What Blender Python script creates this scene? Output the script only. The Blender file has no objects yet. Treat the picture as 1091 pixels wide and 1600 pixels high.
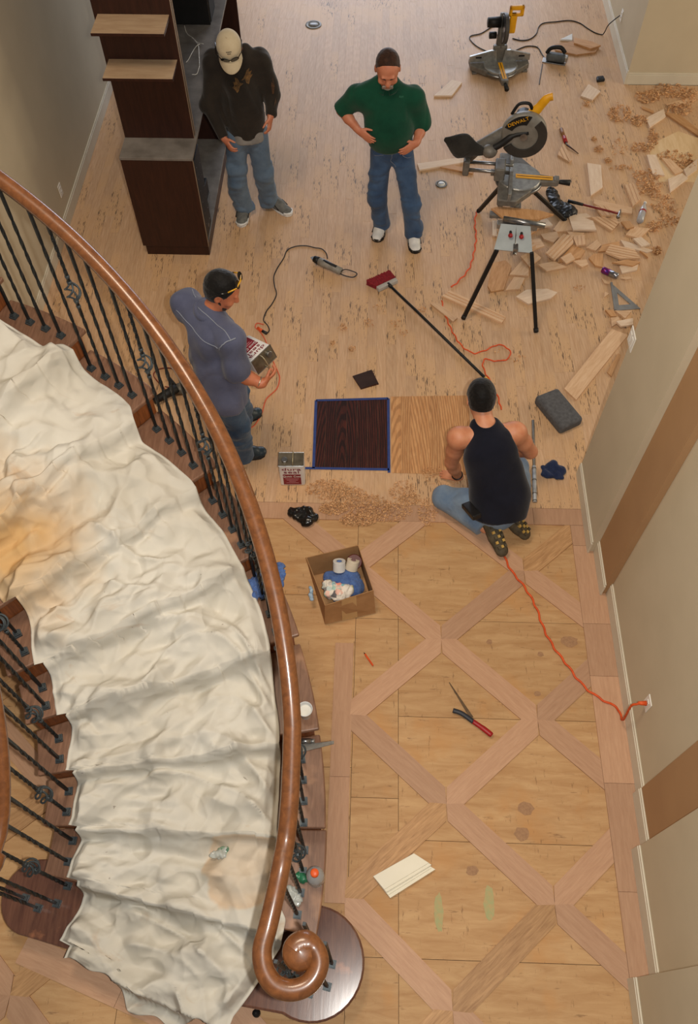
import bpy, math, random
import numpy as np
from mathutils import Vector, Matrix
random.seed(7); np.random.seed(7)
SC = bpy.context.scene
COL = SC.collection
PI = math.pi

# ------------------------------------------------------------------ camera
CAM_H = 5.25
PITCH, YAW, ROLL, FPX = 57.872, -2.244, -0.578, 1289.77
W_PX, H_PX = 1091.0, 1600.0
def cam_axes():
    p, y, r = (math.radians(v) for v in (PITCH, YAW, ROLL))
    f = np.array([math.sin(y)*math.cos(p), math.cos(y)*math.cos(p), -math.sin(p)])
    rt = np.array([math.cos(y), -math.sin(y), 0.0]); up = np.cross(rt, f)
    c, s = math.cos(r), math.sin(r)
    return c*rt + s*up, -s*rt + c*up, f
RT, UP, FW = cam_axes()
cam = bpy.data.cameras.new('camera'); camo = bpy.data.objects.new('camera', cam); COL.objects.link(camo)
cam.sensor_fit = 'VERTICAL'; cam.sensor_height = 24.0; cam.lens = FPX/H_PX*24.0
cam.clip_start = 0.05; cam.clip_end = 100
camo.matrix_world = Matrix(((RT[0], UP[0], -FW[0], 0), (RT[1], UP[1], -FW[1], 0), (RT[2], UP[2], -FW[2], CAM_H), (0, 0, 0, 1)))
SC.camera = camo

# ------------------------------------------------------------------ light
def lin(c):
    return tuple(((v/255.0)/12.92 if v/255.0 <= .04045 else ((v/255.0+.055)/1.055)**2.4) for v in c)
world = bpy.data.worlds.new('world'); SC.world = world; world.use_nodes = True
bg = world.node_tree.nodes['Background']; bg.inputs[0].default_value = (*lin((236, 232, 226)), 1); bg.inputs[1].default_value = 0.24
def lamp(name, kind, loc, target, power, color, size=None, size_y=None, spread=None):
    l = bpy.data.lights.new(name, kind); l.energy = power; l.color = lin(color)
    o = bpy.data.objects.new(name, l); COL.objects.link(o); o.location = loc
    d = Vector(target) - Vector(loc); o.rotation_euler = d.to_track_quat('-Z', 'Y').to_euler()
    if kind == 'AREA':
        l.shape = 'RECTANGLE' if size_y else 'SQUARE'; l.size = size
        if size_y: l.size_y = size_y
        if spread: l.spread = math.radians(spread)
    if kind in ('POINT', 'SPOT') and size: l.shadow_soft_size = size
    return o
# the photographer's flash just right of the lens
fl_ = lamp('camera_flash', 'SPOT', (0.16, -0.02, 5.30), (0.05, 3.0, 0), 760, (255, 250, 242), 0.03)
fl_.data.spot_size = math.radians(98); fl_.data.spot_blend = 0.55
# daylight through the tall windows at the far end of the room and in the side room
lamp('far_window_daylight', 'AREA', (0.2, 15.0, 2.6), (0.2, 6.0, 0.4), 430, (226, 236, 255), 5.0, 3.4)
lamp('side_window_daylight', 'AREA', (7.5, 6.6, 2.4), (1.5, 6.2, 0.3), 220, (255, 238, 208), 3.5, 2.6)
# fill lamp added overhead to brighten the right-hand wall
lamp('foyer_fill_light', 'AREA', (-1.3, 3.0, 7.4), (0.6, 2.6, 0), 230, (255, 232, 204), 1.4)
SC.view_settings.view_transform = 'Standard'; SC.view_settings.look = 'None'
SC.view_settings.gamma = 1.0; SC.view_settings.use_curve_mapping = False
SC.view_settings.exposure = -0.40

# ------------------------------------------------------------------ photo point -> place
def ray(px, py):
    return RT*((px-W_PX/2)/FPX) + UP*(-(py-H_PX/2)/FPX) + FW
def FL(px, py, z=0.0):                       # point of a sight line at height z
    d = ray(px, py); t = (z-CAM_H)/d[2]
    return Vector((d[0]*t, d[1]*t, z))
def PY(px, py, Y):                           # point of a sight line at depth Y
    d = ray(px, py); t = Y/d[1]
    return Vector((d[0]*t, Y, CAM_H + d[2]*t))
def PX(px, py, X):
    d = ray(px, py); t = X/d[0]
    return Vector((X, d[1]*t, CAM_H + d[2]*t))
def px_at(P):                                # metres per photo pixel at P
    return (Vector(P)-Vector((0, 0, CAM_H))).dot(Vector(FW))/FPX

# ------------------------------------------------------------------ materials
class NT:
    def __init__(s, name):
        s.m = bpy.data.materials.new(name); s.m.use_nodes = True; s.t = s.m.node_tree
        s.b = s.t.nodes['Principled BSDF']
    def n(s, typ, **kw):
        nd = s.t.nodes.new(typ)
        for k, v in kw.items(): setattr(nd, k, v)
        return nd
    def l(s, a, b): s.t.links.new(a, b)
    def coord(s, scale=(1, 1, 1), which='Object', rot=(0, 0, 0)):
        tc = s.n('ShaderNodeTexCoord'); mp = s.n('ShaderNodeMapping')
        mp.inputs['Scale'].default_value = scale; mp.inputs['Rotation'].default_value = rot
        s.l(tc.outputs[which], mp.inputs[0]); return mp.outputs[0]
    def noise(s, vec, scale=5, detail=4, rough=.55, dist=0):
        nd = s.n('ShaderNodeTexNoise'); nd.inputs['Scale'].default_value = scale; nd.inputs['Detail'].default_value = detail
        nd.inputs['Roughness'].default_value = rough; nd.inputs['Distortion'].default_value = dist
        if vec is not None: s.l(vec, nd.inputs['Vector'])
        return nd.outputs['Fac']
    def ramp(s, fac, stops):
        r = s.n('ShaderNodeValToRGB'); e = r.color_ramp.elements
        while len(e) < len(stops): e.new(0.5)
        for i, (p, c) in enumerate(stops):
            e[i].position = p; e[i].color = (*c, 1) if len(c) == 3 else c
        s.l(fac, r.inputs[0]); return r.outputs[0]
    def mix(s, fac, a, b, blend='MIX'):
        m = s.n('ShaderNodeMix', data_type='RGBA', blend_type=blend)
        for sock, v in ((m.inputs[0], fac), (m.inputs[6], a), (m.inputs[7], b)):
            if hasattr(v, 'is_linked'): s.l(v, sock)
            elif isinstance(v, (int, float)): sock.default_value = v
            else: sock.default_value = (*v, 1)
        return m.outputs[2]
    def bump(s, fac, strength=.2, dist=.01):
        b = s.n('ShaderNodeBump'); b.inputs['Strength'].default_value = strength; b.inputs['Distance'].default_value = dist
        s.l(fac, b.inputs['Height']); s.l(b.outputs[0], s.b.inputs['Normal'])
    def base(s, col):
        if hasattr(col, 'is_linked'): s.l(col, s.b.inputs['Base Color'])
        else: s.b.inputs['Base Color'].default_value = (*col, 1)
    def set(s, **kw):
        for k, v in kw.items(): s.b.inputs[k.replace('_', ' ')].default_value = v
def mat(name, c1, c2=None, scale=14, rough=.6, metal=0.0, bump=0.0, bscale=60, coat=0.0, stretch=(1, 1, 1), alpha=None, trans=0.0, spec=.4):
    q = NT(name); v = q.coord(stretch)
    a = lin(c1); b = lin(c2) if c2 else tuple(x*.82 for x in a)
    q.base(q.mix(q.ramp(q.noise(v, scale, 5), [(.3, (0, 0, 0)), (.7, (1, 1, 1))]), a, b))
    q.set(Roughness=rough, Metallic=metal, Coat_Weight=coat, Transmission_Weight=trans)
    q.b.inputs['Specular IOR Level'].default_value = spec
    if alpha is not None: q.set(Alpha=alpha)
    if bump: q.bump(q.noise(v, bscale, 4), bump, .01)
    return q.m
def wood(name, light, dark, grain=(18, 1.1, 18), gscale=6, rough=.55, vary=.22, streak=None, coat=0.0, bump=.12, island=True, blot=None, fig=0.0, sthr=.335, speck=None):
    """grain runs along local Y; every loose piece gets its own tone and figure"""
    q = NT(name)
    geo = q.n('ShaderNodeNewGeometry'); oi = q.n('ShaderNodeObjectInfo')
    add = q.n('ShaderNodeMath', operation='ADD'); q.l(geo.outputs['Random Per Island'], add.inputs[0]); q.l(oi.outputs['Random'], add.inputs[1])
    fr = q.n('ShaderNodeMath', operation='FRACT'); q.l(add.outputs[0], fr.inputs[0]); rnd = fr.outputs[0]
    tc = q.n('ShaderNodeTexCoord'); comb = q.n('ShaderNodeCombineXYZ')
    ml = q.n('ShaderNodeMath', operation='MULTIPLY'); q.l(rnd, ml.inputs[0]); ml.inputs[1].default_value = 37.0
    q.l(ml.outputs[0], comb.inputs[0]); q.l(ml.outputs[0], comb.inputs[2])
    va = q.n('ShaderNodeVectorMath', operation='ADD'); q.l(tc.outputs['Object'], va.inputs[0]); q.l(comb.outputs[0], va.inputs[1])
    mp = q.n('ShaderNodeMapping'); mp.inputs['Scale'].default_value = grain; q.l(va.outputs[0], mp.inputs[0])
    g1 = q.noise(mp.outputs[0], gscale, 6, .65, .6)
    col = q.mix(q.ramp(g1, [(.32, (0, 0, 0)), (.68, (1, 1, 1))]), lin(light), lin(dark))
    if fig:
        wv = q.n('ShaderNodeTexWave', wave_type='RINGS', rings_direction='Z'); wv.inputs['Scale'].default_value = 2.6; wv.inputs['Distortion'].default_value = 3.2; wv.inputs['Detail'].default_value = 3; wv.inputs['Detail Scale'].default_value = 1.4
        mp3 = q.n('ShaderNodeMapping'); mp3.inputs['Scale'].default_value = (7, .9, 0); cb3 = q.n('ShaderNodeCombineXYZ'); q.l(rnd, cb3.inputs[0]); q.l(ml.outputs[0], cb3.inputs[1]); va3 = q.n('ShaderNodeVectorMath', operation='MULTIPLY_ADD'); q.l(cb3.outputs[0], va3.inputs[0]); va3.inputs[1].default_value = (.35, .05, 0); q.l(tc.outputs['Object'], va3.inputs[2]); q.l(va3.outputs[0], mp3.inputs[0]); q.l(mp3.outputs[0], wv.inputs['Vector'])
        col = q.mix(q.ramp(wv.outputs['Fac'], [(.25, (fig,)*3), (.6, (0, 0, 0))]), col, tuple(v*.55 for v in lin(dark)))
    tone = q.ramp(rnd, [(0, (1-vary,)*3), (.5, (1, 1-.04*vary, 1-.1*vary)), (1, (1+vary*.35,)*3)])
    col = q.mix(1.0, col, tone, 'MULTIPLY')
    if blot:
        b1 = q.noise(q.coord((1, 1, 1)), blot[1], 4, .6)
        col = q.mix(q.ramp(b1, [(blot[2], (0, 0, 0)), (blot[2]+.16, (1, 1, 1))]), col, lin(blot[0]))
    if streak:
        mp2 = q.n('ShaderNodeMapping'); mp2.inputs['Scale'].default_value = (30, 2.6, 30); q.l(tc.outputs['Object'], mp2.inputs[0])
        s1 = q.noise(mp2.outputs[0], 3.2, 5, .7, .2)
        s2 = q.noise(q.coord((1.0, .8, 1)), 1.1, 2, .5)
        mm = q.n('ShaderNodeMath', operation='MULTIPLY'); q.l(s1, mm.inputs[0]); q.l(s2, mm.inputs[1])
        col = q.mix(q.ramp(mm.outputs[0], [(streak[1], (0, 0, 0)), (streak[1]+.022, (.85, .85, .85))]), col, lin(streak[0]))
    if speck:
        k1 = q.noise(q.coord((1.6, 9, 5)), 4, 5, .7); k2 = q.noise(q.coord((9, 2, 5)), 5.2, 5, .7)
        for kk in (k1, k2): col = q.mix(q.ramp(kk, [(speck[1], (0, 0, 0)), (speck[1]+.07, (.6, .6, .6))]), col, lin(speck[0]))
    q.base(col); q.set(Roughness=rough, Coat_Weight=coat, Coat_Roughness=.12)
    q.b.inputs['Specular IOR Level'].default_value = .35
    if bump: q.bump(g1, bump, .006)
    return q.m

# ------------------------------------------------------------------ geometry
class MB:
    def __init__(s): s.v = []; s.f = []; s.mi = []
    def add(s, vs, fs, m=0):
        o = len(s.v); s.v += [tuple(v) for v in vs]; s.f += [tuple(i+o for i in f) for f in fs]; s.mi += [m]*len(fs); return s
    def box(s, lo, hi, M=None, m=0):
        x0, y0, z0 = lo; x1, y1, z1 = hi
        vs = [Vector(c) for c in ((x0, y0, z0), (x1, y0, z0), (x1, y1, z0), (x0, y1, z0), (x0, y0, z1), (x1, y0, z1), (x1, y1, z1), (x0, y1, z1))]
        if M is not None: vs = [M @ v for v in vs]
        return s.add(vs, [(0, 3, 2, 1), (4, 5, 6, 7), (0, 1, 5, 4), (1, 2, 6, 5), (2, 3, 7, 6), (3, 0, 4, 7)], m)
    def prism(s, pts, z0, z1, M=None, m=0):
        n = len(pts)
        ar = sum(pts[i][0]*pts[(i+1) % n][1]-pts[(i+1) % n][0]*pts[i][1] for i in range(n))
        if ar < 0: pts = pts[::-1]
        vs = [Vector((p[0], p[1], z0)) for p in pts]+[Vector((p[0], p[1], z1)) for p in pts]
        if M is not None: vs = [M @ v for v in vs]
        return s.add(vs, [tuple(range(n))[::-1], tuple(range(n, 2*n))]+[(i, (i+1) % n, n+(i+1) % n, n+i) for i in range(n)], m)
    def tube(s, pts, r, n=8, caps=True, m=0, squash=None, closed=False):
        pts = [Vector(p) for p in pts]; k = len(pts)
        rs = r if isinstance(r, (list, tuple)) else [r]*k
        vs = []; up = None
        for i, p in enumerate(pts):
            t = (pts[min(i+1, k-1)]-pts[max(i-1, 0)]).normalized() if not closed else (pts[(i+1) % k]-pts[(i-1) % k]).normalized()
            if up is None: up = Vector((0, 0, 1)) if abs(t.z) < .9 else Vector((1, 0, 0))
            a = up - t*up.dot(t)
            if a.length < 1e-6: a = t.orthogonal()
            a.normalize(); b = t.cross(a); up = a
            for j in range(n):
                th = 2*PI*j/n; ca, sa = math.cos(th), math.sin(th)
                vs.append(p + (a*ca*(squash or 1) + b*sa)*rs[i])
        fs = [(i*n+j, i*n+(j+1) % n, (i+1)*n+(j+1) % n, (i+1)*n+j) for i in range(k-1) for j in range(n)]
        if closed: fs += [((k-1)*n+j, (k-1)*n+(j+1) % n, (j+1) % n, j) for j in range(n)]
        elif caps: fs += [tuple(range(n))[::-1], tuple(range((k-1)*n, k*n))]
        return s.add(vs, fs, m)
    def lathe(s, prof, n=20, M=None, m=0, caps=True):
        vs = []; k = len(prof)
        for r, z in prof:
            for j in range(n): vs.append(Vector((r*math.cos(2*PI*j/n), r*math.sin(2*PI*j/n), z)))
        if M is not None: vs = [M @ v for v in vs]
        fs = [(i*n+j, i*n+(j+1) % n, (i+1)*n+(j+1) % n, (i+1)*n+j) for i in range(k-1) for j in range(n)]
        if caps: fs += [tuple(range(n))[::-1], tuple(range((k-1)*n, k*n))]
        return s.add(vs, fs, m)
    def ball(s, c, r, n=12, M=None, m=0, k=8):
        r = (r, r, r) if isinstance(r, (int, float)) else r
        T = Matrix.Translation(Vector(c)) @ (M if M is not None else Matrix())
        pr = [(max(math.sin(PI*i/k), .02), -math.cos(PI*i/k)) for i in range(k+1)]
        return s.lathe(pr, n, T @ Matrix.Diagonal((*r, 1)), m)
    def build(s, name, mats, parent=None, smooth=False, bevel=0, seg=2, sub=0):
        me = bpy.data.meshes.new(name); me.from_pydata(s.v, [], s.f); me.update()
        return link(name, me, mats, parent, smooth, bevel, seg, sub, s.mi)
def link(name, me, mats, parent=None, smooth=False, bevel=0, seg=2, sub=0, mi=None):
    for m in (mats if isinstance(mats, (list, tuple)) else [mats]): me.materials.append(m)
    if mi is not None and len(set(mi)) > 1: me.polygons.foreach_set('material_index', mi)
    if smooth: me.polygons.foreach_set('use_smooth', [True]*len(me.polygons))
    o = bpy.data.objects.new(name, me); COL.objects.link(o)
    if parent is not None: o.parent = parent
    if bevel:
        b = o.modifiers.new('bevel', 'BEVEL'); b.width = bevel; b.segments = seg; b.limit_method = 'ANGLE'; b.angle_limit = math.radians(40)
    if sub:
        b = o.modifiers.new('sub', 'SUBSURF'); b.levels = sub; b.render_levels = sub
    return o
def tag(o, label=None, cat=None, group=None, kind=None):
    if label: o['label'] = label
    if cat: o['category'] = cat
    if group: o['group'] = group
    if kind: o['kind'] = kind
    return o
def empty(name, loc=(0, 0, 0), rz=0):
    o = bpy.data.objects.new(name, None); COL.objects.link(o); o.location = loc; o.rotation_euler = (0, 0, rz)
    o.empty_display_size = .05; return o
def copy_tree(o, parent=None):
    c = o.copy(); COL.objects.link(c); c.parent = parent
    for ch in list(o.children): copy_tree(ch, c)
    return c
def spline(pts, n=8, closed=False):
    P = [Vector(p) for p in pts]; out = []; k = len(P)
    for i in range(k if closed else k-1):
        if closed: a, b, c, d = P[(i-1) % k], P[i], P[(i+1) % k], P[(i+2) % k]
        else: a, b, c, d = P[max(i-1, 0)], P[i], P[i+1], P[min(i+2, k-1)]
        for j in range(n):
            t = j/n
            out.append(.5*((2*b)+(c-a)*t+(2*a-5*b+4*c-d)*t*t+(3*b-a-3*c+d)*t**3))
    if not closed: out.append(P[-1])
    return out
def RZ(a): return Matrix.Rotation(a, 4, 'Z')
def T(x, y=0, z=0): return Matrix.Translation(Vector(x) if not isinstance(x, (int, float)) else Vector((x, y, z)))
def snoise(P, seed=0, octaves=3, scale=1.0):
    """cheap smooth noise for arrays (n,3): sums of rotated sines"""
    rs = np.random.RandomState(seed); out = np.zeros(len(P)); amp = 1.0; tot = 0
    for o in range(octaves):
        for k in range(4):
            d = rs.normal(size=3); d /= np.linalg.norm(d)
            out += amp*np.sin(P @ d*scale*(2**o)*rs.uniform(.7, 1.3)*2*PI + rs.uniform(0, 6.28) + 1.3*np.sin(P @ rs.normal(size=3)*scale*2**o*2))
        tot += amp*2; amp *= .5
    return out/tot
# ================================================================== setting
M_PLANK = wood('raw_oak_strip', (206, 172, 138), (186, 148, 112), (10, .8, 10), 7, .5, .08, ((56, 45, 40), .366), bump=.08, blot=((203, 164, 122), .9, .5), fig=.10)
M_PLY = wood('plywood', (194, 157, 112), (172, 131, 87), (.9, 5, 5), 4, .65, .06, None, bump=.05, blot=((188, 138, 84), 1.7, .56), speck=((118, 86, 56), .625))
M_DIAG = wood('oak_border_board', (192, 153, 122), (177, 137, 107), (12, 1.2, 12), 6, .55, .16, bump=.08)
M_DIAGD = wood('oak_border_board_tan', (196, 154, 108), (158, 118, 78), (12, 1.2, 12), 6, .55, .14, bump=.1)
M_WALL = mat('beige_wall_paint', (200, 187, 161), (194, 181, 155), 3, .8, bump=.04, bscale=160, spec=.2)
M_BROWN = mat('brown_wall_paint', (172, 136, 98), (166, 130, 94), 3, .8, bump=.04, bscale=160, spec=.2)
M_TRIM = mat('cream_trim_paint', (212, 204, 184), (204, 196, 176), 6, .45)
M_SUB = mat('subfloor', (96, 76, 54), None, 6, .9)

floor = MB().box((-4.6, -1.8, -.10), (6.2, 14.2, -.022)).build('floor', M_SUB); tag(floor, kind='structure')
Y_B = FL(500, 786).y                            # where the strip floor ends and the parquet field begins
def piece(name, pts, z0, z1, mats, parent, ang=None, bevel=0):
    """polygon piece whose local Y runs along its grain"""
    c = sum((Vector((p[0], p[1], 0)) for p in pts), Vector())/len(pts)
    a = ang or 0.0; M = RZ(-a)
    loc = [(M @ (Vector((p[0], p[1], 0))-c)) for p in pts]
    o = MB().prism([(q.x, q.y) for q in loc], z0, z1).build(name, mats, parent, bevel=bevel)
    o.location = (c.x, c.y, 0); o.rotation_euler = (0, 0, a); return o
# strip oak boards, running away from the stair
BW = .083; rows = []
x = -2.93
while x < 6.0:
    y = Y_B - .0; first = True
    ymax = 14.0 if x < 2.76 else 8.97
    y0w = Y_B if x < 1.70 else (2.0)
    y = y0w
    while y < ymax:
        L = random.uniform(.5, 1.9) if not first else random.uniform(.2, 1.5); first = False
        y2 = min(y+L, ymax)
        rows.append((x, x+BW, y, y2)); y = y2
    x += BW
def pix_area(r):
    cx, cy = (r[0]+r[1])/2, (r[2]+r[3])/2
    P = Vector((cx, cy, 0)); d = P-Vector((0, 0, CAM_H)); zc = d.dot(Vector(FW))
    u = W_PX/2+FPX*d.dot(Vector(RT))/zc; v = H_PX/2-FPX*d.dot(Vector(UP))/zc
    vis = (-60 < u < 1150) and (-60 < v < 900)
    return (BW*(r[3]-r[2])/zc**3) if vis else 0
rows.sort(key=pix_area, reverse=True)
def plank_mb(r, mb, z):
    g = .0003
    return mb.box((r[0]+g, r[2]+g, -.022), (r[1]-g, r[3]-g, z))
for r in rows[:295]:
    cx, cy = (r[0]+r[1])/2, (r[2]+r[3])/2
    z = random.uniform(-.0006, .0004)
    o = plank_mb((r[0]-cx, r[1]-cx, r[2]-cy, r[3]-cy), MB(), z).build('floor_plank', M_PLANK, floor); o.location = (cx, cy, 0)
rest = MB()
for r in rows[295:]: plank_mb(r, rest, random.uniform(-.0006, .0004))
tag(rest.build('floor_plank', M_PLANK, floor), kind='stuff')

# parquet field: plywood sheets low, lattice of diagonal boards proud of them
NX, NY, NA, NB_ = .534, 2.285, .608, .545
BD = .073
ply_x = [-4.4, -2.5, -1.3, -.055, .24, 1.72]
for i, (xa, xb) in enumerate(zip(ply_x[:-1], ply_x[1:])):
    ys = [[-1.7, -.4, .8, 2.0, 3.2, Y_B], [-1.7, .2, 1.1, 2.5, Y_B], [-1.7, .3, 1.4, 2.6, Y_B], [-1.7, .35, 1.22, 2.43, Y_B], [-1.7, .35, .98, 1.74, 2.43, Y_B]][i]
    for ya, yb in zip(ys[:-1], ys[1:]):
        piece('plywood_sheet', [(xa+.0015, ya+.0015), (xb-.0015, ya+.0015), (xb-.0015, yb-.0015), (xa+.0015, yb-.0015)], -.022, -.011+random.uniform(-.0005, .0005), M_PLY, floor)
XR_B = FL(953, 1290).x                          # left edge of the board running along the right wall
XR = FL(992, 1240).x
def clip_poly(poly, a, b, c):                   # keep a*x+b*y<=c
    out = []
    for i in range(len(poly)):
        p, q = poly[i], poly[(i+1) % len(poly)]
        dp, dq = a*p[0]+b*p[1]-c, a*q[0]+b*q[1]-c
        if dp <= 0: out.append(p)
        if dp*dq < 0:
            t = dp/(dp-dq); out.append((p[0]+(q[0]-p[0])*t, p[1]+(q[1]-p[1])*t))
    return out
XE = XR_B-.002
for i in range(-9, 4):
    for j in range(-2, 9):
        if (i+j) % 2: continue
        n0 = Vector((NX+NA*i, NY-NB_*j))
        for sgn in (1, -1):
            n1 = n0+Vector((NA, -NB_*sgn))
            d = (n1-n0).normalized(); nn = Vector((-d.y, d.x)); tb = BD*.98
            poly = [n0, n0+d*tb-nn*tb, n1-d*tb-nn*tb, n1, n1-d*tb+nn*tb, n0+d*tb+nn*tb]
            poly = [(p[0], p[1]) for p in poly]
            poly = clip_poly(poly, 0, 1, Y_B-.145); poly = clip_poly(poly, 1, 0, XE) if len(poly) > 2 else poly
            poly = clip_poly(poly, -1, 0, 4.3) if len(poly) > 2 else poly
            poly = clip_poly(poly, 0, -1, 1.6) if len(poly) > 2 else poly
            if len(poly) < 3: continue
            cxm = sum(p[0] for p in poly)/len(poly)
            if -1.45 < cxm < -.35 and sum(p[1] for p in poly)/len(poly) > .0: continue      # hidden inside the staircase
            o = piece('parquet_board', poly, -.022, random.uniform(-.0008, .0005), M_DIAG if sgn == 1 or (i*7+j*3) % 5 < 2 else M_DIAGD, floor, math.atan2(d.y, d.x)-PI/2)
# straight border boards: along the wall, along the strip floor, beside the stair
yb = -1.0
for L in (.72, .41, .6, .62, .7, .38, .62, 1.0):
    y2 = min(yb+L, Y_B-.145)
    if y2 > yb+.02: piece('border_board', [(XR_B, yb+.001), (XR+.07, yb+.001), (XR+.07, y2-.001), (XR_B, y2-.001)], -.022, -.0004, M_DIAG, floor)
    yb = y2
xb = -1.2
for L in (.9, .75, .8, .7): 
    x2 = min(xb+L, XR+.07)
    piece('border_board', [(xb+.001, Y_B-.143), (x2-.001, Y_B-.143), (x2-.001, Y_B-.002), (xb+.001, Y_B-.002)], -.022, -.0004, M_DIAG, floor, 0); xb = x2
yb = .62
for L in (.72, .9):
    piece('border_board', [(-.19, yb+.001), (-.065, yb+.001), (-.065, yb+L-.001), (-.19, yb+L-.001)], -.022, -.0002, M_DIAG, floor); yb += L

# ---- walls
ZT = 6.3
def wall(name, lo, hi, m, kind='structure'):
    return tag(MB().box(lo, hi).build(name, m), kind=kind)
XL = FL(115, 335).x
def baseboard(name, lo, hi):
    mb = MB().box(lo, (hi[0], hi[1], hi[2]-.02))
    cx = .004
    dx = hi[0]-lo[0]; dy = hi[1]-lo[1]
    if dx < dy: mb.box((lo[0]+(cx if name.endswith('right') else 0), lo[1], hi[2]-.02), (hi[0]-(0 if name.endswith('right') else cx), hi[1], hi[2]))
    else: mb.box((lo[0], lo[1]+cx, hi[2]-.02), (hi[0], hi[1], hi[2]))
    return tag(mb.build(name, M_TRIM, bevel=.003), kind='structure')
wall('wall_left', (XL-.16, 4.25, -.02), (XL-.016, 14.2, ZT), M_WALL)
baseboard('baseboard_left', (XL-.016, 4.25, 0), (XL, 14.2, .14))
CB = FL(975, 132)
wall('wall_back_right', (CB.x+.016, CB.y+.012, -.02), (6.2, 14.2, ZT), M_WALL)
baseboard('baseboard_back_right', (CB.x, CB.y, 0), (CB.x+.016, 14.2, .15))
baseboard('baseboard_back', (CB.x+.0165, CB.y, 0), (6.2, CB.y+.012, .13))
# stepped right wall beside the foyer
s1a, s1b = FL(900, 740), FL(917, 861); r1b = FL(939, 927); s3b = FL(992, 1240); r2b = FL(1002, 1328); s5b = FL(1015, 1530)
x1 = (s1a.x+s1b.x)/2; x2 = FL(932, 895).x; x3 = (FL(949, 931).x+s3b.x)/2; x4 = (FL(989, 1246).x+r2b.x)/2; x5 = (FL(988, 1338).x+s5b.x)/2; x6 = FL(982, 1545).x
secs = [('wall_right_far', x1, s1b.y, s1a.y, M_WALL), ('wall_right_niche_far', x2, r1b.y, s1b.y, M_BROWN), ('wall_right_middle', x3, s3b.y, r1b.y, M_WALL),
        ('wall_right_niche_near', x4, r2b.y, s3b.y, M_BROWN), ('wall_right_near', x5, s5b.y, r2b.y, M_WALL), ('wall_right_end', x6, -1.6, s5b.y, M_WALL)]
for k, (nm, xx, ya, yb_, m) in enumerate(secs):
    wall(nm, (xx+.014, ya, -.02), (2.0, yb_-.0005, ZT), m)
    e0 = -.014 if k in (0, 1) else 0
    tag(MB().box((xx, ya+e0, 0), (xx+.0138, yb_, .125)).box((xx+.004, ya+e0*.7, .125), (xx+.0138, yb_, .145)).build('baseboard_right', M_TRIM, bevel=.002), kind='structure')
# wall plates
M_PLATE = mat('white_plastic', (232, 230, 222), (226, 224, 216), 8, .4)
M_BLACK = mat('black_plastic', (26, 26, 27), (18, 18, 19), 20, .45)
def plate_x(name, P, face, w, h, label, kind, toggles=1, screws=True):
    """plate on a wall whose normal is -x (face=-1) or +x"""
    e = empty(name, P); tag(e, label, kind)
    f = face; a, b = sorted((0, f*.006))
    MB().box((a, -w/2, -h/2), (b, w/2, h/2)).build('plate', M_PLATE, e, bevel=.002)
    for t in range(toggles):
        yy = (t-(toggles-1)/2)*.046
        a2, b2 = sorted((f*.006, f*.010))
        if 'outlet' in name:
            for zz in (-.02, .02):
                d = MB().box((a2, yy-.016, zz-.013), (b2, yy+.016, zz+.013)).build('socket', M_PLATE, e, bevel=.003)
                MB().box((b2-.0005 if f > 0 else a2-.0006, yy-.008, zz-.004), ((b2+.0006) if f > 0 else a2+.0005, yy-.006, zz+.005)).box((b2-.0005 if f > 0 else a2-.0006, yy+.006, zz-.004), ((b2+.0006) if f > 0 else a2+.0005, yy+.008, zz+.005)).build('slot', M_BLACK, d)
        else:
            MB().box((a2, yy-.016, -.033), (b2, yy+.016, .033)).build('rocker', M_PLATE, e, bevel=.002)
    return e
pp = PX(988, 530, x1+.014); plate_x('light_switch', pp, -1, .12, .12, 'white light switch plate on the beige wall end beside the long plank', 'light switch', 2)
pp = PX(1013, 1099, x3+.014); OUTLET = pp; plate_x('wall_outlet', pp, -1, .075, .12, 'white wall outlet with the orange cord plugged into it', 'outlet')
pp = PX(94, 297, XL-.016); plate_x('wall_outlet', pp, 1, .075, .12, 'white outlet low on the left wall behind the stair rail', 'outlet')
pp = PX(972, 24, CB.x+.016); OUTLET2 = pp; plate_x('wall_outlet', pp, -1, .075, .12, 'white wall outlet with a black cord plugged in at the far right wall', 'outlet')

# marks on the bare plywood: knots and two strokes of green paint
M_KNOT = mat('plywood_knot', (168, 130, 94), (146, 110, 80), 60, .7); M_GRN = mat('green_paint_mark', (156, 164, 116), (184, 156, 108), 30, .7)
def mark(name, px, py, rx, ry, m):
    c = FL(px, py, -.0095); a, b = rx*px_at(c), ry*px_at(c)*1.1; rs = random.Random(int(px))
    pts = [(a*math.cos(t)*rs.uniform(.8, 1.1), b*math.sin(t)*rs.uniform(.8, 1.1)) for t in np.linspace(0, 2*PI, 14, endpoint=False)]
    o = MB().prism(pts, 0, .0008).build(name, m, floor); o.location = (c.x, c.y, -.0103)
for a in ((822, 1263, 13, 10), (816, 1303, 13, 10), (890, 1002, 14, 9), (765, 1003, 5, 4), (845, 1022, 5, 4), (840, 1084, 6, 4), (738, 1360, 10, 7), (770, 1332, 7, 4)): mark('knot', *a, M_KNOT)
for a in ((686, 1426, 7, 28), (765, 1412, 9, 24)): mark('paint_mark', *a, M_GRN)
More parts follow.
